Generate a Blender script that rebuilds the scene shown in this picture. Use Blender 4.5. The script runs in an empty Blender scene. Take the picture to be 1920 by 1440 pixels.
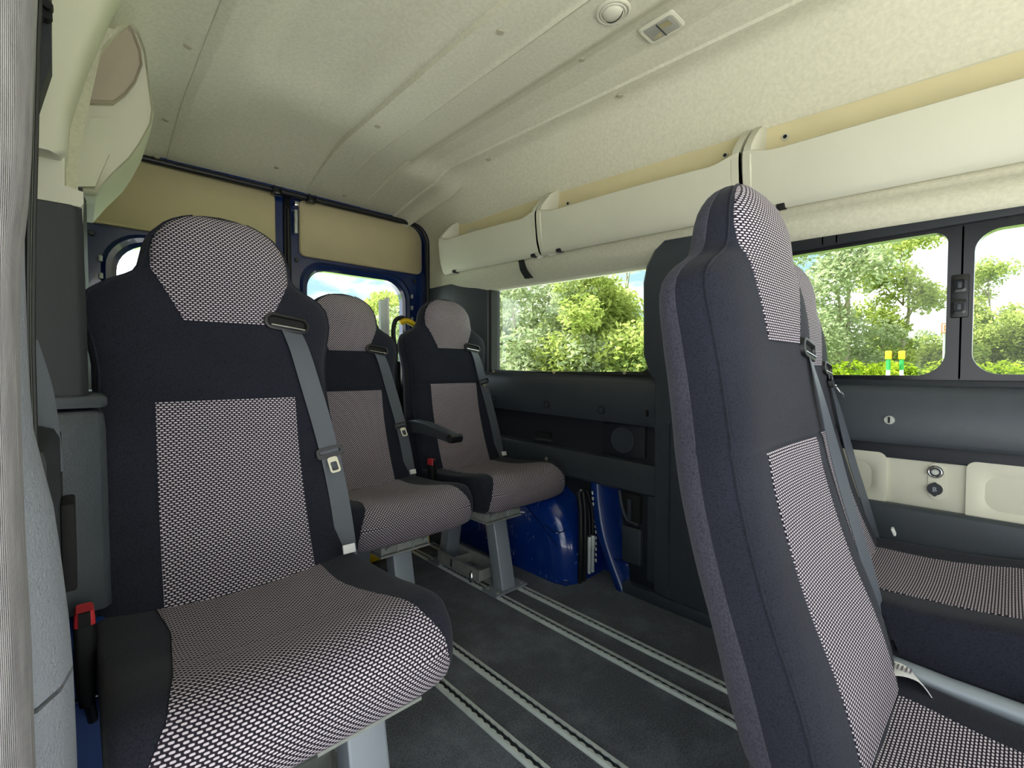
import bpy, bmesh, math, random
from mathutils import Vector, Matrix
random.seed(7)
S = bpy.context.scene
C = S.collection
PI = math.pi
# ------------------------------------------------------------------ camera
CAM_H = 0.9
cd = bpy.data.cameras.new('camera'); cam = bpy.data.objects.new('camera', cd); C.objects.link(cam)
cd.sensor_width = 36; cd.lens = 875/1920*36; cd.clip_start = 0.02; cd.clip_end = 400
cam.location = (0, 0, CAM_H)
cam.rotation_euler = (math.radians(90-1.72), 0, math.radians(-43))
S.camera = cam
# ------------------------------------------------------------------ sky
W = bpy.data.worlds.new('sky'); S.world = W; W.use_nodes = True
nt = W.node_tree; nt.nodes.clear()
def N(nt, t, **k):
    n = nt.nodes.new(t)
    for a, v in k.items(): setattr(n, a, v)
    return n
out = N(nt, 'ShaderNodeOutputWorld'); bg = N(nt, 'ShaderNodeBackground')
tc = N(nt, 'ShaderNodeTexCoord'); mp = N(nt, 'ShaderNodeMapping'); mp.inputs['Scale'].default_value = (1, 1, 2.6)
nz = N(nt, 'ShaderNodeTexNoise'); nz.inputs['Scale'].default_value = 3.1; nz.inputs['Detail'].default_value = 7; nz.inputs['Roughness'].default_value = .55
rp = N(nt, 'ShaderNodeValToRGB')
rp.color_ramp.elements[0].position = .40; rp.color_ramp.elements[0].color = (.24, .36, .43, 1)
rp.color_ramp.elements[1].position = .54; rp.color_ramp.elements[1].color = (1, 1, 1, 1)
nt.links.new(tc.outputs['Generated'], mp.inputs[0]); nt.links.new(mp.outputs[0], nz.inputs[0])
nt.links.new(nz.outputs['Fac'], rp.inputs[0]); nt.links.new(rp.outputs[0], bg.inputs[0])
nt.links.new(bg.outputs[0], out.inputs[0]); bg.inputs[1].default_value = 1.0
# ------------------------------------------------------------------ sun
sd = bpy.data.lights.new('sun', 'SUN'); sun = bpy.data.objects.new('sun', sd); C.objects.link(sun)
sd.energy = 7.0; sd.angle = math.radians(4); sd.color = (1, .975, .94)
az = Vector((-.62, .78, 0)).normalized(); el = math.radians(54)
sdir = Vector((az.x*math.cos(el), az.y*math.cos(el), math.sin(el)))
sun.rotation_euler = sdir.to_track_quat('Z', 'Y').to_euler()
# ------------------------------------------------------------------ exposure
vs = S.view_settings; vs.view_transform = 'Standard'; vs.look = 'None'; vs.gamma = 1; vs.use_curve_mapping = False
vs.exposure = 1.5

# ------------------------------------------------------------------ materials
def srgb(r, g, b):
    f = lambda c: (c/255/12.92) if c/255 <= .04045 else ((c/255+.055)/1.055)**2.4
    return (f(r), f(g), f(b), 1)
def mat(name, col, rough=.6, metal=0, bump=0, bscale=200, var=0, vscale=8, spec=.5, sheen=0, coat=0):
    m = bpy.data.materials.new(name); m.use_nodes = True; t = m.node_tree
    b = t.nodes['Principled BSDF']; b.inputs['Base Color'].default_value = col
    b.inputs['Roughness'].default_value = rough; b.inputs['Metallic'].default_value = metal
    b.inputs['Specular IOR Level'].default_value = spec
    b.inputs['Sheen Weight'].default_value = sheen; b.inputs['Coat Weight'].default_value = coat
    co = N(t, 'ShaderNodeTexCoord')
    if var:
        n = N(t, 'ShaderNodeTexNoise'); n.inputs['Scale'].default_value = vscale; n.inputs['Detail'].default_value = 5
        t.links.new(co.outputs['Object'], n.inputs[0])
        mr = N(t, 'ShaderNodeMapRange'); mr.inputs[1].default_value = .3; mr.inputs[2].default_value = .7
        mr.inputs[3].default_value = 1-var; mr.inputs[4].default_value = 1+var
        t.links.new(n.outputs['Fac'], mr.inputs[0])
        mx = N(t, 'ShaderNodeVectorMath', operation='SCALE'); mx.inputs[0].default_value = col[:3]
        t.links.new(mr.outputs[0], mx.inputs['Scale']); t.links.new(mx.outputs[0], b.inputs['Base Color'])
    if bump:
        n = N(t, 'ShaderNodeTexNoise'); n.inputs['Scale'].default_value = bscale; n.inputs['Detail'].default_value = 3
        t.links.new(co.outputs['Object'], n.inputs[0])
        bp = N(t, 'ShaderNodeBump'); bp.inputs['Strength'].default_value = bump; bp.inputs['Distance'].default_value = .002
        t.links.new(n.outputs['Fac'], bp.inputs['Height']); t.links.new(bp.outputs[0], b.inputs['Normal'])
    return m
def M_(t, op, a, b=None, c=None):
    n = N(t, 'ShaderNodeMath', operation=op)
    for i, v in enumerate((a, b, c)):
        if v is None: continue
        if isinstance(v, (int, float)): n.inputs[i].default_value = v
        else: t.links.new(v, n.inputs[i])
    return n.outputs[0]
def dash_mat(name, pu, pv, light, dark, du=.34, dv=.30, stagger=.5):
    m = bpy.data.materials.new(name); m.use_nodes = True; t = m.node_tree; b = t.nodes['Principled BSDF']
    uv = N(t, 'ShaderNodeUVMap'); sp = N(t, 'ShaderNodeSeparateXYZ'); t.links.new(uv.outputs[0], sp.inputs[0])
    v = M_(t, 'DIVIDE', sp.outputs[1], pv); row = M_(t, 'FLOOR', v)
    u = M_(t, 'ADD', M_(t, 'DIVIDE', sp.outputs[0], pu), M_(t, 'MULTIPLY', row, stagger))
    fu = M_(t, 'ABSOLUTE', M_(t, 'SUBTRACT', M_(t, 'FRACT', u), .5))
    fv = M_(t, 'ABSOLUTE', M_(t, 'SUBTRACT', M_(t, 'FRACT', v), .5))
    e = M_(t, 'ADD', M_(t, 'POWER', M_(t, 'DIVIDE', fu, du), 3.0), M_(t, 'POWER', M_(t, 'DIVIDE', fv, dv), 3.0))
    mask = N(t, 'ShaderNodeMapRange'); mask.inputs[1].default_value = .6; mask.inputs[2].default_value = 1.3
    mask.inputs[3].default_value = 1; mask.inputs[4].default_value = 0; t.links.new(e, mask.inputs[0])
    mx = N(t, 'ShaderNodeMix', data_type='RGBA'); t.links.new(mask.outputs[0], mx.inputs['Factor'])
    mx.inputs[6].default_value = dark; mx.inputs[7].default_value = light
    t.links.new(mx.outputs[2], b.inputs['Base Color']); b.inputs['Roughness'].default_value = .85
    b.inputs['Specular IOR Level'].default_value = .2
    bp = N(t, 'ShaderNodeBump'); bp.inputs['Strength'].default_value = .35; bp.inputs['Distance'].default_value = .001
    t.links.new(mask.outputs[0], bp.inputs['Height']); t.links.new(bp.outputs[0], b.inputs['Normal'])
    return m
def glass_mat(name):
    m = bpy.data.materials.new(name); m.use_nodes = True; t = m.node_tree; t.nodes.clear()
    o = N(t, 'ShaderNodeOutputMaterial'); tr = N(t, 'ShaderNodeBsdfTransparent'); tr.inputs[0].default_value = (.93, .97, .95, 1)
    g = N(t, 'ShaderNodeBsdfGlossy'); g.inputs['Roughness'].default_value = .03
    fr = N(t, 'ShaderNodeFresnel'); fr.inputs[0].default_value = 1.3
    mx = N(t, 'ShaderNodeMixShader'); t.links.new(fr.outputs[0], mx.inputs[0]); t.links.new(tr.outputs[0], mx.inputs[1]); t.links.new(g.outputs[0], mx.inputs[2])
    t.links.new(mx.outputs[0], o.inputs[0]); return m

MT = {}
MT['cream'] = mat('headliner_felt', srgb(202, 199, 176), .95, bump=.5, bscale=260, var=.07, vscale=90, spec=.1)
MT['creamp'] = mat('cream_plastic', srgb(197, 195, 174), .55, bump=.12, bscale=500, var=.02)
MT['creamin'] = mat('cream_plastic_inner', srgb(203, 192, 150), .6, var=.03)
MT['recess'] = mat('shade_toned_cream', srgb(172, 160, 142), .8, var=.03)  # browner than the bin plastic: shade of the bin's hollow end put into the colour
MT['card'] = mat('tan_door_card', srgb(188, 176, 136), .8, bump=.15, bscale=400, var=.03)
MT['beigewall'] = mat('beige_grey_panel', srgb(196, 194, 175), .7, bump=.15, bscale=350, var=.03)
MT['dark'] = mat('charcoal_plastic', srgb(56, 62, 68), .38, bump=.25, bscale=600, var=.06, vscale=20)
MT['dark2'] = mat('black_plastic', srgb(30, 34, 39), .55, bump=.2, bscale=600, var=.06)
MT['black'] = mat('black_rubber', srgb(20, 20, 22), .45)
MT['gloss'] = mat('gloss_black', srgb(24, 24, 26), .22)
MT['blue'] = mat('blue_paint', srgb(8, 44, 112), .22, coat=.6, var=.12, vscale=5)
MT['bluedull'] = mat('worn_blue_paint', srgb(20, 58, 122), .6, var=.15, vscale=6, spec=.3)
MT['navy'] = mat('navy_paint', srgb(8, 34, 84), .2, coat=.6)
MT['alu'] = mat('aluminium', srgb(205, 212, 208), .45, metal=.15, bump=.1, bscale=300, var=.08, vscale=30)
MT['steelp'] = mat('grey_painted_steel', srgb(150, 158, 165), .42, metal=.2, var=.04)
MT['galv'] = mat('galvanised_steel', srgb(172, 176, 168), .42, metal=.3, var=.15, vscale=40)
MT['chrome'] = mat('chrome', srgb(215, 215, 215), .15, metal=1)
MT['belt'] = mat('seat_belt_web', srgb(76, 82, 90), .45, bump=.3, bscale=900, spec=.5)
MT['red'] = mat('red_plastic', srgb(205, 48, 58), .4)
MT['yellow'] = mat('yellow_plastic', srgb(238, 196, 20), .4)
MT['white'] = mat('white_label', srgb(235, 235, 232), .6)
MT['ink'] = mat('label_ink', srgb(120, 112, 125), .7)
MT['mark'] = mat('grey_print', srgb(150, 155, 165), .6)
MT['orange'] = mat('orange_sticker', srgb(235, 120, 50), .6)
MT['hole'] = mat('dark_cavity', srgb(12, 12, 13), .8)
MT['clip'] = mat('trim_clip', srgb(166, 160, 136), .7)
MT['lens'] = mat('lamp_lens', srgb(150, 150, 140), .15, spec=.8)
MT['glass'] = glass_mat('window_glass')
MT['insert'] = dash_mat('dash_weave', .0092, .0046, srgb(206, 196, 204), srgb(36, 32, 42))
MT['frit'] = mat('window_edge', srgb(60, 66, 68), .5)
MT['signgreen'] = mat('post_green', srgb(40, 150, 70), .5)
MT['bark'] = mat('bark', srgb(150, 140, 120), .9, bump=.5, bscale=20, var=.2)

def fabric(name, col, scale=1100, light=1.35):
    m = mat(name, col, .92, sheen=.08, spec=.12); t = m.node_tree; b = t.nodes['Principled BSDF']
    co = N(t, 'ShaderNodeTexCoord'); w1 = N(t, 'ShaderNodeTexVoronoi'); w1.inputs['Scale'].default_value = scale/3
    t.links.new(co.outputs['Object'], w1.inputs[0])
    n = N(t, 'ShaderNodeTexNoise'); n.inputs['Scale'].default_value = 9; n.inputs['Detail'].default_value = 4; t.links.new(co.outputs['Object'], n.inputs[0])
    mr = N(t, 'ShaderNodeMapRange'); mr.inputs[3].default_value = 1.35; mr.inputs[4].default_value = .65; t.links.new(w1.outputs['Distance'], mr.inputs[0])
    k = M_(t, 'MULTIPLY', mr.outputs[0], M_(t, 'ADD', M_(t, 'MULTIPLY', n.outputs['Fac'], .5), .75))
    mx = N(t, 'ShaderNodeVectorMath', operation='SCALE'); mx.inputs[0].default_value = col[:3]
    t.links.new(k, mx.inputs['Scale']); t.links.new(mx.outputs[0], b.inputs['Base Color'])
    bp = N(t, 'ShaderNodeBump'); bp.inputs['Strength'].default_value = .4; bp.inputs['Distance'].default_value = .001
    t.links.new(w1.outputs['Distance'], bp.inputs['Height']); t.links.new(bp.outputs[0], b.inputs['Normal'])
    return m
MT['cloth'] = fabric('black_seat_cloth', srgb(36, 38, 47))
MT['cloth_back'] = fabric('charcoal_knit_cloth', srgb(62, 62, 72), 800)

def carpet():
    m = mat('carpet', srgb(50, 53, 57), .95, spec=.1, sheen=.2); t = m.node_tree; b = t.nodes['Principled BSDF']
    co = N(t, 'ShaderNodeTexCoord')
    a = N(t, 'ShaderNodeTexNoise'); a.inputs['Scale'].default_value = 210; a.inputs['Detail'].default_value = 2
    c = N(t, 'ShaderNodeTexNoise'); c.inputs['Scale'].default_value = 5; c.inputs['Detail'].default_value = 8; c.inputs['Roughness'].default_value = .7
    v = N(t, 'ShaderNodeTexVoronoi'); v.inputs['Scale'].default_value = 26
    for n in (a, c, v): t.links.new(co.outputs['Object'], n.inputs[0])
    d = N(t, 'ShaderNodeMapRange'); d.inputs[1].default_value = .46; d.inputs[2].default_value = .72; d.inputs[3].default_value = 0; d.inputs[4].default_value = 1.1
    t.links.new(c.outputs['Fac'], d.inputs[0])
    sp = N(t, 'ShaderNodeMapRange'); sp.inputs[1].default_value = .04; sp.inputs[2].default_value = .07; sp.inputs[3].default_value = 1; sp.inputs[4].default_value = 0
    t.links.new(v.outputs['Distance'], sp.inputs[0])
    k = M_(t, 'ADD', M_(t, 'ADD', M_(t, 'MULTIPLY', a.outputs['Fac'], 2.6), -.20), M_(t, 'ADD', d.outputs[0], M_(t, 'MULTIPLY', sp.outputs[0], .6)))
    mx = N(t, 'ShaderNodeVectorMath', operation='SCALE'); mx.inputs[0].default_value = srgb(74, 78, 84)[:3]
    t.links.new(k, mx.inputs['Scale']); t.links.new(mx.outputs[0], b.inputs['Base Color'])
    bp = N(t, 'ShaderNodeBump'); bp.inputs['Strength'].default_value = .8; bp.inputs['Distance'].default_value = .003
    t.links.new(a.outputs['Fac'], bp.inputs['Height']); t.links.new(bp.outputs[0], b.inputs['Normal'])
    return m
MT['carpet'] = carpet()

def scratched(name, col):
    m = mat(name, col, .2, coat=.7); t = m.node_tree; b = t.nodes['Principled BSDF']
    co = N(t, 'ShaderNodeTexCoord')
    tot = None
    for rot, sc in (((.3, .9, .4), (16, 60, 22)), ((1.1, .5, 1.3), (14, 80, 30))):
        mp = N(t, 'ShaderNodeMapping'); mp.inputs['Rotation'].default_value = rot; mp.inputs['Scale'].default_value = sc
        n = N(t, 'ShaderNodeTexNoise'); n.inputs['Scale'].default_value = 1.3; n.inputs['Detail'].default_value = 6; n.inputs['Roughness'].default_value = .7
        t.links.new(co.outputs['Object'], mp.inputs[0]); t.links.new(mp.outputs[0], n.inputs[0])
        r = N(t, 'ShaderNodeMapRange'); r.inputs[1].default_value = .615; r.inputs[2].default_value = .64; t.links.new(n.outputs['Fac'], r.inputs[0])
        tot = r.outputs[0] if tot is None else M_(t, 'MAXIMUM', tot, r.outputs[0])
    n = N(t, 'ShaderNodeTexNoise'); n.inputs['Scale'].default_value = 7; t.links.new(co.outputs['Object'], n.inputs[0])
    k = N(t, 'ShaderNodeMapRange'); k.inputs[1].default_value = .53; k.inputs[2].default_value = .58; t.links.new(n.outputs['Fac'], k.inputs[0])
    mx = N(t, 'ShaderNodeMix', data_type='RGBA'); t.links.new(M_(t, 'MULTIPLY', M_(t, 'MULTIPLY', tot, k.outputs[0]), .85), mx.inputs['Factor'])
    mx.inputs[6].default_value = col; mx.inputs[7].default_value = srgb(175, 190, 215)
    t.links.new(mx.outputs[2], b.inputs['Base Color']); return m
MT['bluescr'] = scratched('scratched_blue_paint', srgb(8, 48, 128))

def ribbed():
    m = mat('ribbed_rubber', srgb(128, 124, 124), .7, spec=.3); t = m.node_tree; b = t.nodes['Principled BSDF']
    co = N(t, 'ShaderNodeTexCoord'); sp = N(t, 'ShaderNodeSeparateXYZ'); t.links.new(co.outputs['Object'], sp.inputs[0])
    w = M_(t, 'SINE', M_(t, 'MULTIPLY', M_(t, 'ADD', sp.outputs[0], sp.outputs[1]), 3200))
    n = N(t, 'ShaderNodeTexNoise'); n.inputs['Scale'].default_value = 40; n.inputs['Detail'].default_value = 6
    mp = N(t, 'ShaderNodeMapping'); mp.inputs['Scale'].default_value = (3, 3, .4); t.links.new(co.outputs['Object'], mp.inputs[0]); t.links.new(mp.outputs[0], n.inputs[0])
    k = M_(t, 'MULTIPLY', M_(t, 'ADD', M_(t, 'MULTIPLY', w, .14), 1), M_(t, 'ADD', n.outputs['Fac'], .5))
    mx = N(t, 'ShaderNodeVectorMath', operation='SCALE'); mx.inputs[0].default_value = srgb(158, 154, 156)[:3]
    t.links.new(k, mx.inputs['Scale']); t.links.new(mx.outputs[0], b.inputs['Base Color'])
    bp = N(t, 'ShaderNodeBump'); bp.inputs['Strength'].default_value = .6; bp.inputs['Distance'].default_value = .001
    t.links.new(w, bp.inputs['Height']); t.links.new(bp.outputs[0], b.inputs['Normal']); return m
MT['ribbed'] = ribbed()
MT['greytex'] = mat('grey_grained_plastic', srgb(150, 154, 164), .5, bump=.9, bscale=350, spec=.4)
def leaf_mat(name, c1, c2, tl=.45):
    m = bpy.data.materials.new(name); m.use_nodes = True; t = m.node_tree; t.nodes.clear()
    o = N(t, 'ShaderNodeOutputMaterial'); df = N(t, 'ShaderNodeBsdfDiffuse'); tr = N(t, 'ShaderNodeBsdfTranslucent')
    co = N(t, 'ShaderNodeTexCoord'); n = N(t, 'ShaderNodeTexNoise'); n.inputs['Scale'].default_value = 2.3; n.inputs['Detail'].default_value = 5
    t.links.new(co.outputs['Object'], n.inputs[0]); rp = N(t, 'ShaderNodeValToRGB')
    rp.color_ramp.elements[0].position = .35; rp.color_ramp.elements[0].color = c1
    rp.color_ramp.elements[1].position = .65; rp.color_ramp.elements[1].color = c2
    t.links.new(n.outputs['Fac'], rp.inputs[0])
    t.links.new(rp.outputs[0], df.inputs[0]); t.links.new(rp.outputs[0], tr.inputs[0])
    mx = N(t, 'ShaderNodeMixShader'); mx.inputs[0].default_value = tl
    t.links.new(df.outputs[0], mx.inputs[1]); t.links.new(tr.outputs[0], mx.inputs[2]); t.links.new(mx.outputs[0], o.inputs[0]); return m
LEAF = [leaf_mat('leaf_yellow_green', srgb(134, 150, 72), srgb(184, 192, 112)),
        leaf_mat('leaf_grey_green', srgb(138, 152, 106), srgb(186, 194, 156)),
        leaf_mat('leaf_mid_green', srgb(120, 142, 82), srgb(164, 180, 114))]
LEAFH = leaf_mat('leaf_lime', srgb(104, 130, 30), srgb(156, 170, 52))
MT['grass'] = mat('grass', srgb(120, 150, 60), .95, var=.3, vscale=3)
MT['asphalt'] = mat('concrete_yard', srgb(208, 209, 208), .9, var=.1, vscale=2)

# ------------------------------------------------------------------ mesh helpers
class MB:
    def __init__(s): s.v = []; s.f = []; s.uv = {}
    def add(s, vs, fs, uvs=None):
        o = len(s.v); s.v += [tuple(p) for p in vs]; s.f += [tuple(i+o for i in f) for f in fs]
        if uvs:
            for i, q in enumerate(uvs): s.uv[o+i] = q
        return s
    def box(s, x0, x1, y0, y1, z0, z1, b=0):
        if b:
            bm = bmesh.new(); bmesh.ops.create_cube(bm, size=1)
            for v in bm.verts:
                v.co = Vector(((x0+x1)/2+v.co.x*(x1-x0), (y0+y1)/2+v.co.y*(y1-y0), (z0+z1)/2+v.co.z*(z1-z0)))
            bmesh.ops.bevel(bm, geom=bm.edges[:], offset=b, segments=2, affect='EDGES', profile=.5)
            bm.verts.ensure_lookup_table(); bm.verts.index_update()
            s.add([v.co[:] for v in bm.verts], [[v.index for v in f.verts] for f in bm.faces]); bm.free(); return s
        v = [(x, y, z) for x in (x0, x1) for y in (y0, y1) for z in (z0, z1)]
        s.add(v, [(0, 1, 3, 2), (4, 6, 7, 5), (0, 4, 5, 1), (2, 3, 7, 6), (0, 2, 6, 4), (1, 5, 7, 3)]); return s
    def loft(s, rings, cap=True, closed=True, loop=False):
        n = len(rings[0]); vs = [p for r in rings for p in r]; fs = []
        R = len(rings)
        for i in range(R if loop else R-1):
            for j in range(n if closed else n-1):
                a = i*n+j; b = i*n+(j+1) % n; k = (i+1) % R
                fs.append((a, b, k*n+(j+1) % n, k*n+j))
        if cap and not loop: fs.append(tuple(range(n))[::-1]); fs.append(tuple((R-1)*n+j for j in range(n)))
        return s.add(vs, fs)
    def tube(s, pts, r, seg=12, loop=False):
        pts = [Vector(p) for p in pts]; rings = []; up = None
        for i, p in enumerate(pts):
            a = pts[(i-1) % len(pts)] if (loop or i) else p; b = pts[(i+1) % len(pts)] if (loop or i < len(pts)-1) else p
            d = (b-a).normalized()
            if up is None: up = Vector((0, 0, 1)) if abs(d.z) < .9 else Vector((1, 0, 0))
            e = d.cross(up)
            if e.length < 1e-4: e = d.orthogonal()
            e.normalize(); up = e.cross(d).normalized()
            rr = r[i] if isinstance(r, (list, tuple)) else r
            rings.append([p+(e*math.cos(t*2*PI/seg)+up*math.sin(t*2*PI/seg))*rr for t in range(seg)])
        return s.loft(rings, loop=loop)
    def ribbon(s, pts, wv, w, th=.0016):
        pts = [Vector(p) for p in pts]; rings = []
        for i, p in enumerate(pts):
            d = (pts[min(i+1, len(pts)-1)]-pts[max(i-1, 0)]).normalized()
            wd = Vector(wv[i] if isinstance(wv, list) else wv); wd = (wd-d*wd.dot(d)).normalized()
            nn = d.cross(wd); ww = w[i] if isinstance(w, list) else w
            prof = [(-.5, .5), (-.35, .7), (-.2, .4), (0, .8), (.2, .4), (.35, .7), (.5, .5), (.5, -.5), (0, -.5), (-.5, -.5)]
            rings.append([p+wd*(a*ww)+nn*(b*th) for a, b in prof])
        return s.loft(rings)
    def cyl(s, p, d, r, h, seg=20, r2=None):
        p = Vector(p); d = Vector(d).normalized(); e = d.orthogonal().normalized(); g = d.cross(e)
        r2 = r if r2 is None else r2
        return s.loft([[p+d*(h*k)+(e*math.cos(t*2*PI/seg)+g*math.sin(t*2*PI/seg))*q for t in range(seg)] for k, q in ((0, r), (1, r2))])
    def prism(s, poly, axis, a, b):
        def mk(p, c):
            return {'x': (c, p[0], p[1]), 'y': (p[0], c, p[1]), 'z': (p[0], p[1], c)}[axis]
        return s.loft([[mk(p, a) for p in poly], [mk(p, b) for p in poly]])
    def build(s, name, m, parent=None, smooth=None, **props):
        me = bpy.data.meshes.new(name); me.from_pydata(s.v, [], s.f)
        bm = bmesh.new(); bm.from_mesh(me); bmesh.ops.recalc_face_normals(bm, faces=bm.faces[:]); bm.to_mesh(me); bm.free()
        if s.uv:
            l = me.uv_layers.new(name='UVMap')
            for lp in me.loops:
                if lp.vertex_index in s.uv: l.data[lp.index].uv = s.uv[lp.vertex_index]
        me.materials.append(MT[m] if isinstance(m, str) else m)
        if smooth is None: smooth = 40
        for p in me.polygons: p.use_smooth = True
        me.set_sharp_from_angle(angle=math.radians(smooth))
        o = bpy.data.objects.new(name, me); C.objects.link(o)
        if parent: o.parent = parent
        for k, v in props.items(): o[k] = v
        return o
def thing(name, label, cat, loc=(0, 0, 0), rz=0, group=None, kind=None):
    o = bpy.data.objects.new(name, None); C.objects.link(o); o.location = loc; o.rotation_euler = (0, 0, rz)
    o.empty_display_size = .1
    if label: o['label'] = label
    if cat: o['category'] = cat
    if group: o['group'] = group
    if kind: o['kind'] = kind
    return o
def struct(mb, name, m, parent=None, **k):
    o = mb.build(name, m, parent, **k)
    if not parent: o['kind'] = 'structure'
    return o
def copy_tree(o, parent=None):
    c = o.copy(); C.objects.link(c); c.parent = parent
    for ch in list(o.children): copy_tree(ch, c)
    return c
def lerp(tab, t):
    if t <= tab[0][0]: return tab[0][1]
    for (a, x), (b, y) in zip(tab, tab[1:]):
        if t <= b:
            k = (t-a)/(b-a); return x+(y-x)*k
    return tab[-1][1]
def hermite(tab, t):
    n = len(tab)
    if t <= tab[0][0]: return tab[0][1]
    if t >= tab[-1][0]: return tab[-1][1]
    for i in range(n-1):
        if t <= tab[i+1][0]: break
    def sl(j):
        if j == 0 or j == n-1:
            a, b = (0, 1) if j == 0 else (n-2, n-1)
            return (tab[b][1]-tab[a][1])/(tab[b][0]-tab[a][0])
        d0 = (tab[j][1]-tab[j-1][1])/(tab[j][0]-tab[j-1][0]); d1 = (tab[j+1][1]-tab[j][1])/(tab[j+1][0]-tab[j][0])
        if d0*d1 <= 0: return 0
        return 2*d0*d1/(d0+d1)
    h = tab[i+1][0]-tab[i][0]; k = (t-tab[i][0])/h
    return ((2*k**3-3*k**2+1)*tab[i][1]+(k**3-2*k**2+k)*h*sl(i)+(-2*k**3+3*k**2)*tab[i+1][1]+(k**3-k**2)*h*sl(i+1))
def catmull(P, closed=False, n=6):
    P = [Vector(p) for p in P]; o = []; L = len(P)
    for i in range(L if closed else L-1):
        a, b, c, d = (P[(i-1) % L], P[i], P[(i+1) % L], P[(i+2) % L]) if closed else (P[max(i-1, 0)], P[i], P[i+1], P[min(i+2, L-1)])
        for k in range(n):
            t = k/n; o.append(.5*((2*b)+(c-a)*t+(2*a-5*b+4*c-d)*t*t+(3*b-a-3*c+d)*t**3))
    if not closed: o.append(P[-1])
    return o
def rrect(u0, u1, v0, v1, r, n=8):
    """rounded rectangle as 4*(n+1) points; r one radius or four (bl, br, tr, tl)"""
    R = r if isinstance(r, (list, tuple)) else [r]*4; o = []
    for (cx, cy, a0), q in zip(((u0, v0, PI), (u1, v0, 1.5*PI), (u1, v1, 0), (u0, v1, .5*PI)), R):
        x = cx+(q if cx == u0 else -q); y = cy+(q if cy == v0 else -q)
        for i in range(n+1):
            a = a0+i/n*PI/2; o.append((x+q*math.cos(a), y+q*math.sin(a)))
    return o

# =================================================================== THE SHELL
XC = .80                                     # centre line of the van
# ---- floor
fl = MB().box(-.16, 1.72, -1.3, 2.56, -.03, 0).build('floor', 'carpet'); fl['kind'] = 'structure'
# ---- ceiling: cross profile of the centre liner, blended down to the rear door opening
mainp = [(.30, 1.878), (.33, 1.872), (.40, 1.885), (.50, 1.905), (.62, 1.915), (.76, 1.915), (.84, 1.912), (.866, 1.908), (.872, 1.893), (.92, 1.890), (1.005, 1.889),
         (1.016, 1.883), (1.027, 1.890), (1.10, 1.889), (1.160, 1.887), (1.175, 1.892), (1.215, 1.915), (1.25, 1.925), (1.34, 1.926), (1.415, 1.912)]
SX = [.30+i*(1.415-.30)/90 for i in range(91)] + [x for x, _ in mainp]
SX = sorted(set(round(x, 4) for x in SX))
def taper(x, y):
    return x + .055*(1.2-max(-.3, min(y, 2.0)))*max(0, min(1, (x-1.25)/.15))
def ceil_z(x, y):
    z = lerp(mainp, x)
    zr = 1.795
    if y > 1.92:
        # the raised trough closes towards the rear in a sloping end
        k = min(1, (y-1.92)/.16); k = k*k*(3-2*k)
        z = z*(1-k) + min(z, 1.872)*k if x > 1.17 else z
        k2 = min(1, (y-1.98)/.56); k2 = k2*k2*(2-k2)
        z = z*(1-k2)+zr*k2
    # shallow pressed field over the left half
    if x < .87:
        a = max(0, min(1, (x-.40)/.10))*max(0, min(1, (.80-x)/.12))*max(0, min(1, (1.86-y)/.22))
        a = a*a*(3-2*a); z += .036*a
    return z
ys = [-1.7, -1.3, -.6, -.2]+[0+.1*i for i in range(16)]+[1.55+.035*i for i in range(28)]+[2.54]
rings = []
for y in ys:
    rings.append([(taper(x, y), y, ceil_z(x, y)) for x in SX] + [(taper(x, y), y, 1.97) for x in (1.415, .30)])
ce = MB().loft(rings).build('ceiling', 'cream', smooth=30); ce['kind'] = 'structure'
# outer roof skin above the liner
struct(MB().loft([[(-.17, y, 1.55), (-.12, y, 1.90), (.1, y, 2.0), (.8, y, 2.03), (1.5, y, 2.0), (1.72, y, 1.90), (1.77, y, 1.55), (1.74, y, 1.55), (1.70, y, 1.88), (1.5, y, 1.97), (.8, y, 1.99), (.1, y, 1.97), (-.09, y, 1.88), (-.14, y, 1.55)] for y in (-1.7, 2.6)]), 'trim_1', 'navy')
# ---- side liners (right: seam -> side curve -> behind the bins -> roll above the windows)
side = [(1.408, 1.918), (1.421, 1.906), (1.43, 1.904), (1.49, 1.900), (1.53, 1.870), (1.575, 1.79), (1.605, 1.71), (1.625, 1.66), (1.63, 1.55), (1.625, 1.46), (1.60, 1.435), (1.594, 1.41), (1.605, 1.37), (1.64, 1.335), (1.665, 1.318)]
sidep = [(v.x, v.y) for v in catmull([(a, b, 0) for a, b in side], n=4)]
_al = [0]
for a_, b_ in zip(sidep, sidep[1:]): _al.append(_al[-1]+math.hypot(b_[0]-a_[0], b_[1]-a_[1]))
rear_out = [(1.36, 1.80), (1.47, 1.80)]+[(1.50+.112*math.sin(t*PI/12), 1.676+.112*math.cos(t*PI/12)) for t in range(7)]+[(1.612, 1.5), (1.612, 1.36)]
_ro = [0]
for a_, b_ in zip(rear_out, rear_out[1:]): _ro.append(_ro[-1]+math.hypot(b_[0]-a_[0], b_[1]-a_[1]))
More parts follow.
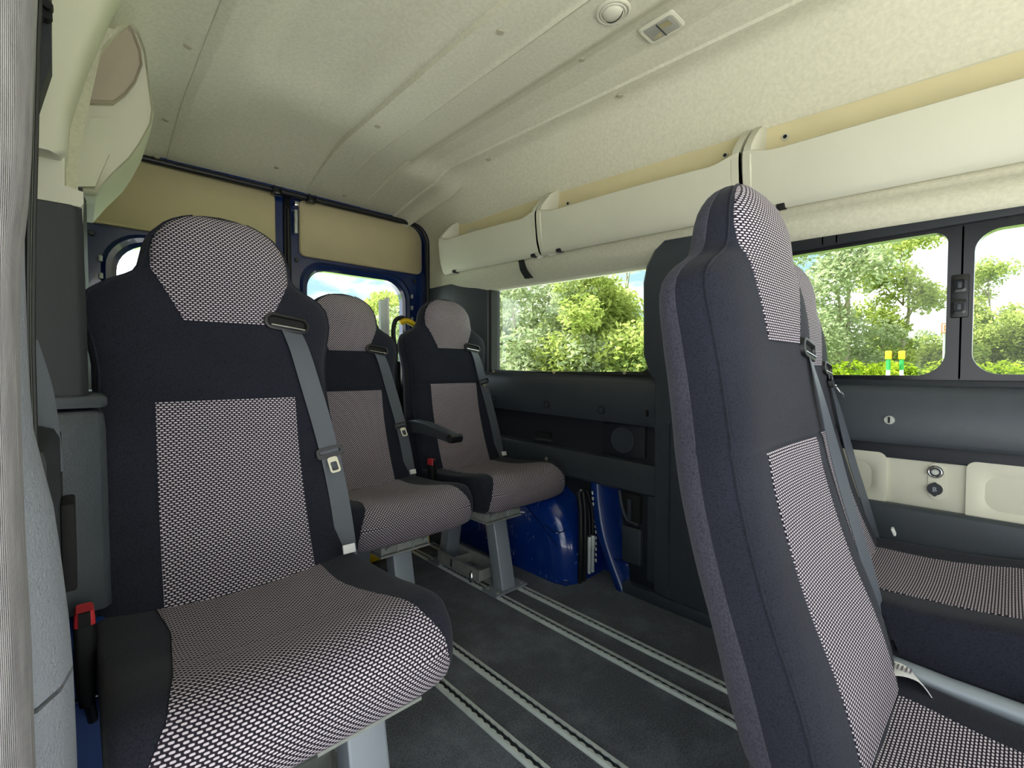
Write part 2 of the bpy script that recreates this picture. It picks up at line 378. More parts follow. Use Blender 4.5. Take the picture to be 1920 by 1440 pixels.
def side_ring(y, mirror=False):
    o = []
    k = max(0, min(1, (y-2.0)/.48)); k = k*k*(3-2*k)
    for i, (x, z) in enumerate(sidep):
        xt = x+(taper(x, y)-x)*max(0, min(1, (z-1.33)/.08)); zt = z+(.028*(min(y, 2)-1.2) if z < 1.5 else 0)
        f = _al[i]/_al[-1]*_ro[-1]
        tx = lerp(list(zip(_ro, [p[0] for p in rear_out])), f); tz = lerp(list(zip(_ro, [p[1] for p in rear_out])), f)
        zf = zt*(1-k)+tz*k
        if z > 1.86: zf = ceil_z(1.41, y)-(1.912-z) if not mirror else ceil_z(.305, y)+.007-(1.912-z)*.5
        o.append((xt*(1-k)+tx*k, y, zf))
    o += [(1.735, y, o[-1][2]), (1.735, y, 1.94), (1.45, y, 1.96)]
    if mirror and y < 1.598: o = [(x, y, max(z, 1.775) if x < 1.7 else max(z, 1.80)) for x, y, z in o]
    if mirror: o = [((.012 if z < 1.62 and x < 1.7 else max(.296-(x-1.421)*1.47, .012 if z < 1.86 and x < 1.7 else -9)), y, z) for x, y, z in o]
    return o
sl = MB().loft([side_ring(y) for y in ys]).build('wall_right', 'cream', smooth=50); sl['kind'] = 'structure'
sll = MB().loft([side_ring(y, True) for y in sorted(ys+[1.595, 1.60])]).build('wall_left', 'cream', smooth=50); sll['kind'] = 'structure'
# fastening clips on the liner
def ceiling_clip(x, y, n=(0, 0, -1), z=None, rad=.0115):
    z = (ceil_z(x, y) if .3 < x < 1.415 else z)
    o = MB().cyl((0, 0, 0), n, rad, .0035, 20, rad*.85).cyl((0, 0, 0), n, rad*.45, .0045, 12).build('trim_clip', 'clip', ce)
    o.location = (x, y, z); return o
for x, y in ((.916, 1.784), (.927, 1.045), (1.235, .989), (.70, 2.36), (1.05, 2.42), (.93, .35)): ceiling_clip(x, y)
for x, y in ((1.47, 1.0), (1.452, 1.722), (1.475, 2.20), (1.47, .35)): ceiling_clip(x, y, (.0, 0, -1), 1.9005 if y < 2 else 1.845)
for x, y in ((.262, 1.70), (.262, 2.18), (.262, 2.46), (.262, .9)): ceiling_clip(x, y, (-.1, 0, -1), 1.865 if y < 1.9 else (1.835 if y < 2.3 else 1.79))

# ---- rear wall: door opening frame (cream corner + dark pillar), doors, gasket
def yz_loops(loops, m, name, parent=None, **k):
    """loops: list of (points2d, depth) on an X plane"""
    mb = MB(); mb.loft([[(d, u, v) for u, v in p] for p, d in loops], cap=False, loop=True)
    return mb.build(name, m, parent, **k)
def xz_loops(loops, m, name, parent=None, **k):
    mb = MB(); mb.loft([[(u, d, v) for u, v in p] for p, d in loops], cap=False, loop=True)
    return mb.build(name, m, parent, **k)
op = rrect(.0, 1.6, -.02, 1.778, (.02, .02, .11, .11))
outr = rrect(-.17, 1.77, -.04, 2.0, (.02, .02, .11, .11))
wr = xz_loops([(op, 2.49), (op, 2.56), (outr, 2.56), (outr, 2.50)], 'navy', 'wall_rear'); wr['kind'] = 'structure'
# inner reveal liner beside the door (cream above, dark below)
def door(idx, mirror):
    fx = (lambda x: 2*XC-x) if mirror else (lambda x: x)
    def L(p): return [(fx(u), v) for u, v in p]
    o_ = rrect(.818, 1.63, .02, 1.80, (.02, .05, .13, .02))
    i1 = rrect(.86, 1.52, .84, 1.478, (.12, .12, .15, .12)); i2 = rrect(.872, 1.505, .852, 1.462, (.115, .115, .14, .115)); i3 = rrect(.888, 1.487, .868, 1.446, (.11, .11, .13, .11)); i4 = rrect(.902, 1.47, .88, 1.435, (.10, .10, .125, .10))
    mid = rrect(.85, 1.56, .10, 1.75, (.03, .06, .12, .03))
    d = xz_loops([(L(o_), 2.585), (L(o_), 2.545), (L(i1), 2.545), (L(i2), 2.532), (L(i3), 2.536), (L(i3), 2.555), (L(i4), 2.560), (L(i4), 2.60)], 'navy', 'door_%d' % idx, smooth=35)
    d['kind'] = 'structure'
    card = rrect(.858, 1.590, 1.492, 1.782, (.03, .04, .10, .03))
    c = MB().loft([[(fx(u), 2.545, v) for u, v in card], [(fx(u), 2.532, v) for u, v in card], [(fx(u*.985+.0185), 2.526, v*.985+.0245) for u, v in card]]).build('upper_card', 'card', d, smooth=60)
    g = MB().loft([[(fx(u), 2.575, v) for u, v in i3], [(fx(u), 2.579, v) for u, v in i3]]).build('window_pane', 'glass', d)
    lc = rrect(.86, 1.58, .10, .80, .05)
    MB().loft([[(fx(u), 2.545, v) for u, v in lc], [(fx(u), 2.525, v) for u, v in lc]]).build('lower_card', 'dark2', d)
    # fittings round the window
    for (x, z) in ((.845, 1.47), (1.545, 1.452), (1.55, 1.0), (1.54, .86)):
        MB().cyl((fx(x), 2.546, z), (0, -1, 0), .012, .008, 14, .009).build('grommet', 'black', d)
    for k in range(5):
        MB().box(min(fx(1.513), fx(1.527)), max(fx(1.513), fx(1.527)), 2.528, 2.54, 1.06+.07*k, 1.085+.07*k, .003).build('clip', 'galv', d)
    return d
dr = door(2, False); dl = door(1, True)
# centre overlap strip and bolt gear where the doors meet
st = MB().box(.782, .818, 2.53, 2.57, .02, 1.785, .006).build('trim_3', 'gloss'); st['kind'] = 'structure'
MB().tube([(.80, 2.524, .05), (.80, 2.524, 1.72)], .006).build('lock_rod', 'black', st)
MB().box(.83, .846, 2.515, 2.54, 1.60, 1.72, .004).build('bolt_plate', 'galv', st)
MB().box(.826, .85, 2.50, 2.53, 1.735, 1.76, .004).build('bolt_catch', 'chrome', st)
# black door gasket
gp = [(u, 2.488, v) for u, v in rrect(-.004, 1.604, -.0, 1.782, (.02, .02, .11, .11), 10)]
gk = MB().tube(gp, .0135, 10, loop=True).build('trim_4', 'black'); gk['kind'] = 'structure'
for x in (.735, .90):
    MB().box(x-.022, x+.022, 2.462, 2.50, 1.758, 1.79, .004).tube([(x-.015, 2.46, 1.795), (x-.015, 2.458, 1.755)], .004, 8).tube([(x+.015, 2.46, 1.795), (x+.015, 2.458, 1.755)], .004, 8).build('gasket_clamp', 'gloss', gk)

# ---- right side wall below the liner
RW = thing('wall_right_lower', None, None, kind='structure')
RW.name = 'trim_5'
def box(x0, x1, y0, y1, z0, z1, name, m, parent, b=.004, **k):
    return MB().box(x0, x1, y0, y1, z0, z1, b).build(name, m, parent, **k)
# outer sheet metal, with the two window openings
sheet = MB()
sheet.box(1.74, 1.77, -1.3, 2.56, -.05, .86).box(1.74, 1.77, -1.3, 2.56, 1.36, 1.6).box(1.74, 1.77, 2.0, 2.56, .86, 1.36).box(1.74, 1.77, .60, .90, .86, 1.36)
struct(sheet, 'trim_6', 'blue')
# window 1 (rear quarter): frame, glass
w1i = rrect(.985, 1.962, .893, 1.345, (.05, .015, .015, .05)); w1o = rrect(.90, 2.02, .84, 1.42, .02)
w1m = rrect(.965, 1.975, .88, 1.36, (.05, .02, .02, .05))
w1 = yz_loops([(w1o, 1.735), (w1o, 1.665), (w1m, 1.665), (w1i, 1.675), (w1i, 1.735)], 'black', 'window_1', smooth=30); w1['kind'] = 'structure'
MB().loft([[(1.712, u, v) for u, v in w1m], [(1.716, u, v) for u, v in w1m]]).build('window_pane', 'glass', w1)
for y in (1.93, 1.49, 1.10): MB().cyl((1.664, y, .889), (-1, 0, 0), .008, .006, 10, .005).build('retaining_screw', 'card', w1)
# sill and upper quarter trim
mid_y0, mid_y1 = .93, 2.10
def prof_x(poly, y0, y1, name, m, parent, tilt=0, **k):
    """profile in XZ swept along Y; tilt lowers the front end slightly"""
    return MB().loft([[(x, y, z - tilt*(2.1-y)) for x, z in poly] for y in (y0, y0*.5+y1*.5, y1)]).build(name, m, parent, **k)
T = .022
sillp = [(1.70, .905), (1.668, .896), (1.645, .884), (1.630, .870), (1.620, .84), (1.612, .775), (1.615, .722), (1.622, .704), (1.66, .700), (1.72, .700), (1.73, .90)]
sill = prof_x(sillp, mid_y0, mid_y1+.12, 'sill_trim', 'dark', RW, T)
for y in (1.87, 1.49, 1.178):
    z = .752 - T*(2.1-y)
    q = MB().cyl((1.616, y, z), (-1, 0, .03), .021, .005, 20, .019).build('screw_recess', 'dark2', RW)
    MB().cyl((1.613, y, z-.002), (-1, 0, 0), .011, .005, 14, .009).build('screw', 'dark', q)
# recessed pocket with handle and speaker
prof_x([(1.70, .72), (1.672, .72), (1.668, .54), (1.74, .53)], mid_y0, 2.25, 'pocket_panel', 'dark2', RW, T)
box(1.655, 1.674, 1.505, 1.60, .560, .598, 'pull_recess', 'hole', RW, .008)
box(1.648, 1.672, 1.50, 1.605, .556, .567, 'pull_lip', 'dark', RW, .004)
sg = box(1.652, 1.674, .995, 1.20, .545, .675, 'speaker_grille', 'dark2', RW, .005)
MB().cyl((1.652, 1.10, .61), (-1, 0, 0), .055, .003, 28, .052).build('speaker_ring', 'dark', sg)
prof_x([(1.74, .565), (1.66, .556), (1.632, .550), (1.626, .54), (1.618, .44), (1.63, .428), (1.74, .425)], .90, 2.25, 'lower_ledge', 'dark', RW, T)
for y, z in ((1.50, .478), (1.30, .36), (1.04, .235), (.90, .30)):
    MB().cyl((1.624 if z > .4 else 1.636, y, z), (-1, 0, 0), .010, .006, 14, .008).build('screw', 'galv', RW)
prof_x([(1.74, .43), (1.65, .43), (1.64, .36), (1.645, .33), (1.74, .33)], 1.26, 2.25, 'kick_band', 'dark2', RW, T)
# storage niche and lower corner of the trim in front of the wheel arch
box(1.63, 1.74, .70, 1.085, .0, .44, 'kick_panel', 'dark2', RW, .01)
box(1.618, 1.66, .78, .965, .07, .41, 'kick_panel_field', 'dark', RW, .012)
box(1.595, 1.66, .60, 1.06, .0, .045, 'floor_skirt', 'dark', RW, .008)
box(1.612, 1.65, .985, 1.075, .12, .27, 'corner_cover', 'dark', RW, .01)
ni = box(1.610, 1.66, .99, 1.075, .290, .405, 'belt_niche', 'hole', RW, .008)
MB().tube(catmull([(1.606, 1.08, .41), (1.602, 1.065, .35), (1.604, 1.04, .30), (1.606, .99, .29)], n=4), .007, 8).build('niche_rim', 'dark', ni)
MB().box(1.598, 1.612, 1.025, 1.04, .30, .385, .003).build('release_lever', 'dark', ni)
# B pillar cover between the windows
pil = [(.62, .0), (.86, .0), (.93, .05), (.935, .86), (.965, .90), (.985, .96), (.988, 1.24), (.975, 1.30), (.94, 1.36), (.90, 1.39), (.60, 1.375), (.60, .9), (.62, .84)]
MB().loft([[(1.735, a, b) for a, b in pil], [(1.622, a, b) for a, b in pil], [(1.606, .78+(a-.78)*.93, .69+(b-.69)*.985) for a, b in pil]]).build('pillar_cover', 'dark', RW, smooth=30)
MB().loft([[(1.735, a, b) for a, b in ((.84, .04), (.935, .04), (.935, .86), (.84, .86))], [(1.596, a, b) for a, b in ((.86, .05), (.90, .05), (.90, .66), (.86, .70))]]).build('pillar_flank', 'dark', RW, smooth=30)
box(1.600, 1.612, .955, .963, .72, .745, 'trim_plug', 'hole', RW, .002)
# D pillar cover beside the rear door
MB().loft([[(1.66, 2.50, z), (1.614, 2.495, z), (1.60, 2.46, z), (1.605, 2.22, z), (1.64, 2.05, z), (1.665, 1.985, z), (1.74, 1.985, z), (1.74, 2.50, z)] for z in (0, .9, 1.30, 1.40)]).build('corner_pillar_cover', 'dark', RW, smooth=60)
# window 2: sliding window on the right, ahead of the pillar
z0, z1 = .885, 1.262
W2 = thing('window_2', None, None, kind='structure')
fo = rrect(-.90, .60, z0-.045, z1+.075, .03)
a_ = rrect(.122, .560, z0, z1, (.06, .04, .04, .03)); b_ = rrect(-.62, .072, z0+.004, z1-.012, (.05, .055, .05, .05))
def pane(nm, p, y0, y1):
    o = rrect(y0, y1, z0-.014, z1+.012, .01)
    yz_loops([(o, 1.70), (o, 1.668), (p, 1.668), (p, 1.69), (p, 1.70)], 'gloss', nm, W2, smooth=30)
    q = rrect(y0+.004, y1-.004, z0-.01, z1+.01, .01)
    MB().loft([[(1.692, u, v) for u, v in q], [(1.696, u, v) for u, v in q]]).build('window_pane', 'glass', W2)
    e = [((1.666), u, v) for u, v in p]
pane('pane_frame', a_, .092, .585); pane('pane_frame', b_, -.66, .096)
MB().box(1.655, 1.735, -1.3, .60, z0-.050, z0-.012, .004).build('lower_track', 'dark2', W2)
MB().box(1.655, 1.735, -1.3, .60, z1+.010, z1+.045, .004).build('upper_track', 'dark2', W2)
for y in (.40, .365): MB().box(1.655, 1.668, y-.004, y+.004, z1+.014, z1+.042, .002).build('track_stop', 'frit', W2)
# the pull latches on the mullion
for z in (1.118, 1.062):
    l = yz_loops([(rrect(.083, .112, z-.019, z+.019, .007), 1.672), (rrect(.083, .112, z-.019, z+.019, .007), 1.652), (rrect(.088, .107, z-.013, z+.013, .005), 1.650), (rrect(.088, .107, z-.013, z+.013, .005), 1.668)], 'gloss', 'window_latch', W2, smooth=30)
    MB().box(1.655, 1.67, .092, .103, z-.009, z+.009, .003).build('latch_button', 'dark', l)
MB().box(1.66, 1.668, .080, .114, 1.035, 1.145, .003).build('latch_plate', 'black', W2)
# side trim ahead of the pillar: sill, recess, beige panel, lower cover
prof_x([(1.74, .868), (1.665, .862), (1.640, .853), (1.630, .838), (1.618, .78), (1.612, .712), (1.62, .700), (1.74, .698)], -1.3, .62, 'sill_trim', 'dark', RW)
MB().cyl((1.6145, .226, .764), (-1, 0, 0), .012, .003, 20, .011).build('turn_screw', 'galv', RW)
MB().box(1.608, 1.613, .224, .228, .7565, .7725).build('screw_slot', 'hole', RW)
box(1.655, 1.74, -1.3, .62, .655, .705, 'shadow_recess', 'dark2', RW, .004)
bp = box(1.662, 1.74, -1.3, .62, .520, .672, 'beige_panel', 'beigewall', RW, .004)
for (y0, y1) in ((-1.0, .075), (.235, .60)):
    yz_loops([(rrect(y0, y1, .515, .668, .02), 1.664), (rrect(y0, y1, .515, .668, .02), 1.655), (rrect(y0+.02, y1-.02, .535, .650, .03), 1.654), (rrect(y0+.035, y1-.035, .55, .635, .03), 1.6625)], 'beigewall', 'panel_relief', RW, smooth=60)
prof_x([(1.74, .532), (1.645, .530), (1.636, .522), (1.628, .30), (1.63, .02), (1.74, .0)], -1.3, .62, 'lower_panel', 'dark', RW)
# outlets
MB().loft([[(1.664, u, v) for u, v in rrect(.112, .148, .557, .654, .0178, 6)], [(1.659, u, v) for u, v in rrect(.112, .148, .557, .654, .0178, 6)]]).build('outlet_bezel', 'beigewall', RW, smooth=30)
so = thing('power_socket', 'round chrome-ringed 12 volt socket, open, in the beige wall panel', 'socket', (1.658, .134, .630))
MB().cyl((0, 0, 0), (-1, 0, 0), .0165, .004, 28, .0155).build('ring_base', 'black', so)
MB().tube([(-.0045, .0128*math.cos(a*PI/14), .0128*math.sin(a*PI/14)) for a in range(28)], .0020, 8, loop=True).build('chrome_ring', 'chrome', so)
MB().cyl((-.002, 0, 0), (-1, 0, 0), .0098, .004, 20, .006).build('contact_cup', 'galv', so)
s2 = thing('socket_cover', 'black capped socket cover with a small grey symbol, below the chrome socket', 'socket cover', (1.658, .134, .584))
MB().cyl((0, 0, 0), (-1, 0, 0), .016, .006, 28, .015).build('cap', 'dark2', s2)
MB().cyl((0, 0, .0135), (-1, 0, 0), .005, .005, 12).cyl((0, 0, -.0135), (-1, 0, 0), .005, .005, 12).build('tab', 'dark2', s2)
sy = MB(); sy.loft([[(x, u, v) for u, v in rrect(-.0032, .0035, .000, .0062, .0015, 4)] for x in (-.0062, -.0066)]); sy.box(-.0066, -.0062, .0015, .0035, -.006, -.0005).box(-.0066, -.0062, -.0012, .0002, -.0062, -.0005).box(-.0066, -.0062, -.0042, -.0028, -.0045, -.0005).build('printed_symbol', 'mark', s2)
MB().box(-.0069, -.0065, -.0014, .0016, .002, .0044).build('symbol_cutout', 'dark2', s2)

# ---- left side wall behind the door pillar
LW = thing('trim_7', None, None, kind='structure')
box(-.17, -.14, .60, 2.56, -.05, 1.5, 'outer_sheet', 'navy', LW, .002)
MB().loft([[(-.15, 1.55, z), (.02, 1.62, z), (.028, 1.68, z), (.028, 2.42, z), (.010, 2.47, z), (-.15, 2.48, z)] for z in (.66, .9, 1.30, 1.385)]).build('quarter_cover', 'dark2', LW, smooth=40)
MB().loft([[(-.15, 1.45, z), (.025, 1.50, z), (.034, 1.60, z), (.034, 2.44, z), (.012, 2.48, z), (-.15, 2.48, z)] for z in (.805, .835)]).build('cover_band', 'dark', LW, smooth=40)
MB().loft([[(-.15, 1.40, z), (.03, 1.46, z), (.045, 1.56, z), (.045, 2.40, z), (.012, 2.46, z), (-.15, 2.48, z)] for z in (.36, .60, .785, .80)]).build('waist_panel', 'dark', LW, smooth=40)
box(-.14, -.02, .70, 1.42, .38, .82, 'door_side_panel', 'dark2', LW, .02)
box(-.02, -.005, .86, .93, .60, .72, 'pull_pocket', 'hole', LW, .004)
# ================================================================== wheel arches
def wheel_arch(name, label, x_in, x_out, y0, y1, top, mirror=False):
    t = thing(name, label, 'wheel arch', ((x_in+x_out)/2, y0, 0))
    cx = (x_in+x_out)/2
    rings = []
    n = 22
    for i in range(n+1):                               # from the inner side to the wall
        k = i/n
        x = x_in+(x_out-x_in)*k
        ins = .055*(1-min(1, k/.28))**2                # rounding toward the aisle
        if i == 0: ins = .075
        R = []
        yc = (y0+y1)/2; hy = (y1-y0)/2-ins; h = top-ins
        for j in range(33):
            a = PI*j/32; c, s_ = math.cos(a), math.sin(a)
            e = 2/2.9
            R.append((x-cx, yc-hy*math.copysign(abs(c)**e, c)*(1+.06*(1-abs(s_)**2)) - y0, h*abs(s_)**e))
        R += [(x-cx, y1-y0, -.001), (x-cx, 0, -.001)]
        rings.append(R)
    MB().loft(rings).build('arch_shell', 'bluescr', t, smooth=50)
    return t
wa = wheel_arch('wheel_arch', 'scratched blue metal wheel arch under the rear seat beside the window wall', 1.455, 1.70, 1.255, 2.02, .405)
MB().tube(catmull([(-.123+.002, .03, .16), (-.1255, .10, .22), (-.1235, .20, .29), (-.11, .28, .36)], n=5), .0022, 6).build('weld_bead', 'navy', wa)
MB().tube(catmull([(-.05, .012, .235), (-.115, .035, .215), (-.126, .10, .24)], n=5), .0022, 6).build('weld_bead', 'navy', wa)
MB().box(-.115, .1, -.012, .02, .0, .018, .006).build('arch_flange', 'blue', wa)
wl = thing('wheel_arch', 'blue painted wheel arch box on the left, behind the red belt buckle', 'wheel arch', (0, 1.03, 0))
pr = [(0, 0), (0, .355), (.006, .365), (.006, .425), (.018, .450), (.05, .468), (.07, .466), (.30, .475), (.60, .47), (.78, .42), (.84, .30), (.86, 0)]
MB().loft([[(x, y+iy, z*kz) for y, z in pr] for x, iy, kz in ((-.15, 0, 1), (.13, 0, 1), (.15, .01, .99), (.162, .03, .96))]).build('arch_shell', 'bluedull', wl, smooth=40)
MB().box(-.15, .164, -.006, .02, .354, .362, .003).build('arch_seam', 'navy', wl)

# curved blue body panel ahead of the right arch
bp_ = thing('body_rib', 'curved blue painted body rib between the hoses and the black kick panel', 'body panel', (1.665, 1.195, 0))
rib = catmull([(-.02, .02, .42), (-.035, .0, .33), (-.045, -.03, .22), (-.05, -.075, .12), (-.05, -.12, .03), (-.05, -.135, .0)], n=5)
MB().loft([[(p.x-.02, p.y+.01, p.z), (p.x-.012, p.y-.006, p.z), (p.x+.05, p.y-.05, p.z), (p.x+.06, p.y-.02, p.z), (p.x+.06, p.y+.03, p.z), (p.x-.015, p.y+.03, p.z)] for p in rib]).build('rib_flange', 'blue', bp_, smooth=60)
MB().loft([[(.0, p.y+.02, p.z), (.0, min(-.04, p.y-.02)-.07, p.z), (.03, min(-.04, p.y-.02)-.08, p.z), (.05, p.y+.02, p.z)] for p in rib]).build('rib_web', 'blue', bp_, smooth=60)
MB().loft([[(-.062+.012*k, -.06-.02*k, z), (-.050+.008*k, -.13-.012*k, z), (.0, -.15-.012*k, z), (.02, -.06, z)] for k, z in ((0, .12), (1, .10), (1.5, .05), (1.2, .0))]).build('rib_foot', 'blue', bp_, smooth=60)

# hoses
hx, hy = 1.545, 1.232
def hose(dx, dy, name, label, m, r, cat='hose', group=None):
    o = thing(name, label, cat, (hx+dx, hy+dy, 0), group=group)
    P = catmull([(0, .0, .385), (.004, -.008, .30), (.0, -.012, .20), (.004, -.008, .10), (.006, 0, .0)], n=6)
    MB().tube(P, r, 10).build('hose_body', m, o)
    return o
hose(-.012, 0, 'rubber_hose', 'leftmost black rubber hose beside the right wheel arch', 'black', .0115, group='hoses beside the wheel arch')
hose(.016, 0, 'rubber_hose', 'second black rubber hose beside the right wheel arch, next to the metal pipes', 'black', .0105, group='hoses beside the wheel arch')
for dx, lab in ((.040, 'thin hose ending in a bright metal pipe, left of the pair by the wheel arch'), (.064, 'thin hose ending in a bright metal pipe, right of the pair by the wheel arch')):
    o = thing('coolant_pipe', lab, 'pipe', (hx+dx, hy-.01, 0), group='metal pipes beside the wheel arch')
    MB().tube(catmull([(-.02, .01, .385), (0, -.003, .29), (.0, -.006, .19)], n=5), .0065, 10).build('rubber_end', 'black', o)
    MB().tube([(0, -.006, .19), (0, -.006, .185), (0, -.006, .14), (0, -.006, .13)], [.0095, .0105, .0105, .008], 12).build('crimp_sleeve', 'alu', o)
    MB().tube([(0, -.006, .13), (.002, -.004, .03)], .0075, 10).build('pipe_tube', 'alu', o)
ch = thing('white_spiral_wrap', 'white beaded cord hanging beside the metal pipes at the wheel arch', 'cord', (hx+.085, hy-.012, 0))
for k in range(13):
    z = .38-.025*k; o = MB().cyl((-.03*max(0, (z-.2)/.2), -.004, z), (.25, 0, -1), .0045, .014, 8, .003).build('bead', 'white', ch)

# ================================================================== floor rails
def rail_mesh(L):
    t = MB(); w = .019; h = .009; pitch = .025
    n = int(L/pitch*10)
    def edge(y):
        c = (y/pitch) % 1 - .5; q = .0088**2-(c*pitch)**2
        return max(.0052, math.sqrt(q) if q > 0 else 0)
    for sgn in (-1, 1):
        R = []
        for i in range(n+1):
            y = L*i/n; e = edge(y)*sgn
            R.append([(e, y, h), (e, y, h-.0035), (sgn*.0095, y, .0), (sgn*w, y, 0), (sgn*w, y, .003), (sgn*(w-.005), y, h)])
        t.loft(R)
    return t
L = 3.3
rails = ((.745, 'leftmost of the four aluminium floor rails, partly hidden by the single front seat', 1.98), (.873, 'second floor rail from the left, running beside the front seat', 1.98),
         (1.208, 'third floor rail from the left, under the rear seat leg nearest the aisle', 2.02), (1.321, 'fourth floor rail from the left, nearest the window wall', 2.02))
r0 = None
for x, lab, ye in rails:
    if r0 is None:
        r0 = thing('floor_rail', lab, 'rail', (x, ye-L, 0), group='aluminium floor rails')
        rail_mesh(L).build('rail_track', 'alu', r0, smooth=25)
        MB().box(-.0095, .0095, 0, L, .0004, .0022).build('rail_groove', 'dark2', r0)
        MB().box(-.016, .016, L-.001, L+.018, .0, .009, .003).build('rail_end_cap', 'galv', r0)
    else:
        r = copy_tree(r0); r.location = (x, ye-L, 0); r['label'] = lab

# ================================================================== seats
BW = [(.30, .215), (.34, .228), (.40, .234), (.50, .237), (.62, .236), (.74, .230), (.84, .222), (.90, .221), (.96, .230), (1.01, .240), (1.045, .236), (1.072, .214), (1.092, .176), (1.112, .150), (1.14, .143), (1.17, .136), (1.20, .118), (1.222, .092), (1.236, .062), (1.2435, .035), (1.246, .006)]
SEAM = [.835]
YF = [(.30, -.045), (.39, -.02), (.45, 0), (.55, .04), (.66, .075), (.74, .094), (.86, .107), (.95, .114), (1.02, .120), (1.09, .126), (1.15, .130), (1.20, .142), (1.23, .160), (1.246, .178)]
YB = [(.30, .12), (.40, .147), (.49, .168), (.60, .200), (.73, .232), (.86, .252), (.95, .262), (1.03, .262), (1.07, .252), (1.11, .244), (1.16, .240), (1.20, .230), (1.23, .212), (1.246, .190)]
BO = [(.30, .02), (.45, .032), (.70, .036), (.88, .022), (1.0, .012), (1.08, .0), (1.25, 0)]
EN = 3.0
def bw(z): return hermite(BW, z)
def seam_dip(z): return .004*math.exp(-((z-SEAM[0]-.004)/.006)**2)
def backpt(z, a):
    c, s_ = math.cos(a), math.sin(a); w = bw(z); yf, yb = hermite(YF, z)+seam_dip(z), hermite(YB, z)
    u = math.copysign(abs(c)**(2/EN), c); v = math.copysign(abs(s_)**(2/EN), s_)
    m, t = (yf+yb)/2, (yb-yf)/2
    y = m - t*v - hermite(BO, z)*abs(u)**2.5*max(0, .5+.5*v)
    return (w*u, y, z)
def front_y(x, z):
    w = bw(z); u = min(.999, abs(x/w)); yf, yb = hermite(YF, z)+seam_dip(z), hermite(YB, z)
    m, t = (yf+yb)/2, (yb-yf)/2; v = (1-u**EN)**(1/EN)
    return m - t*v - hermite(BO, z)*u**2.5*(.5+.5*v)
def patch(rows, off, mname, name, parent, M=26, **k):
    """rows: (z, xl, xr) on the front of the backrest"""
    mb = MB(); vs = []; uv = []; n = M+1; fs = []
    R = len(rows); arc = [0]
    for i in range(1, R):
        z0_, z1_ = rows[i-1][0], rows[i][0]
        arc.append(arc[-1]+math.hypot(z1_-z0_, hermite(YF, z1_)-hermite(YF, z0_)))
    for i, (z, xl, xr) in enumerate(rows):
        for j in range(n):
            x = xl+(xr-xl)*j/M; edge = (i in (0, R-1)) or j in (0, M)
            y = front_y(x, z)-off
            vs.append((x, y, z)); uv.append((x, arc[i]))
    for i in range(R-1):
        for j in range(M):
            a = i*n+j; fs.append((a, a+1, a+n+1, a+n))
    # border skirt sinking into the foam
    bd = [j for j in range(n)]+[i*n+M for i in range(1, R)]+[(R-1)*n+j for j in range(M-1, -1, -1)]+[i*n for i in range(R-2, 0, -1)]
    o = len(vs)
    for b in bd: vs.append((vs[b][0], vs[b][1]+off+.004, vs[b][2])); uv.append(uv[b])
    for i in range(len(bd)): fs.append((bd[i], bd[(i+1) % len(bd)], o+(i+1) % len(bd), o+i))
    mb.add(vs, fs, uv); return mb.build(name, mname, parent, smooth=60, **k)
# cushion
CP = catmull([(.075, .415, 0), (.055, .446, 0), (0, .454, 0), (-.10, .458, 0), (-.20, .466, 0), (-.29, .482, 0), (-.345, .488, 0), (-.385, .480, 0), (-.412, .457, 0), (-.422, .425, 0), (-.418, .388, 0), (-.398, .358, 0), (-.34, .343, 0), (-.2, .340, 0), (0, .340, 0), (.06, .36, 0)], True, 6)
CP = [(p.x, p.y) for p in CP]
CW = .232
def cushpt(x, q, off=0):
    y, z = q; u = min(1, abs(x)/CW); k = (max(0, 1-u**5))**(1/5)
    cy = max(-.34, min(-.02, y)); cz = .415
    dy, dz = y-cy, z-cz
    kk = .30+.70*k
    y2 = cy+dy*kk; z2 = cz+dz*kk
    if off:
        l = math.hypot(dy, dz) or 1; y2 += dy/l*off; z2 += dz/l*off
    if z > .43: z2 += (.022*u**2.2 - .006*(1-u)**1)*(1 if y > -.38 else max(0, (y+.445)/.065))
    return (x, y2, z2)
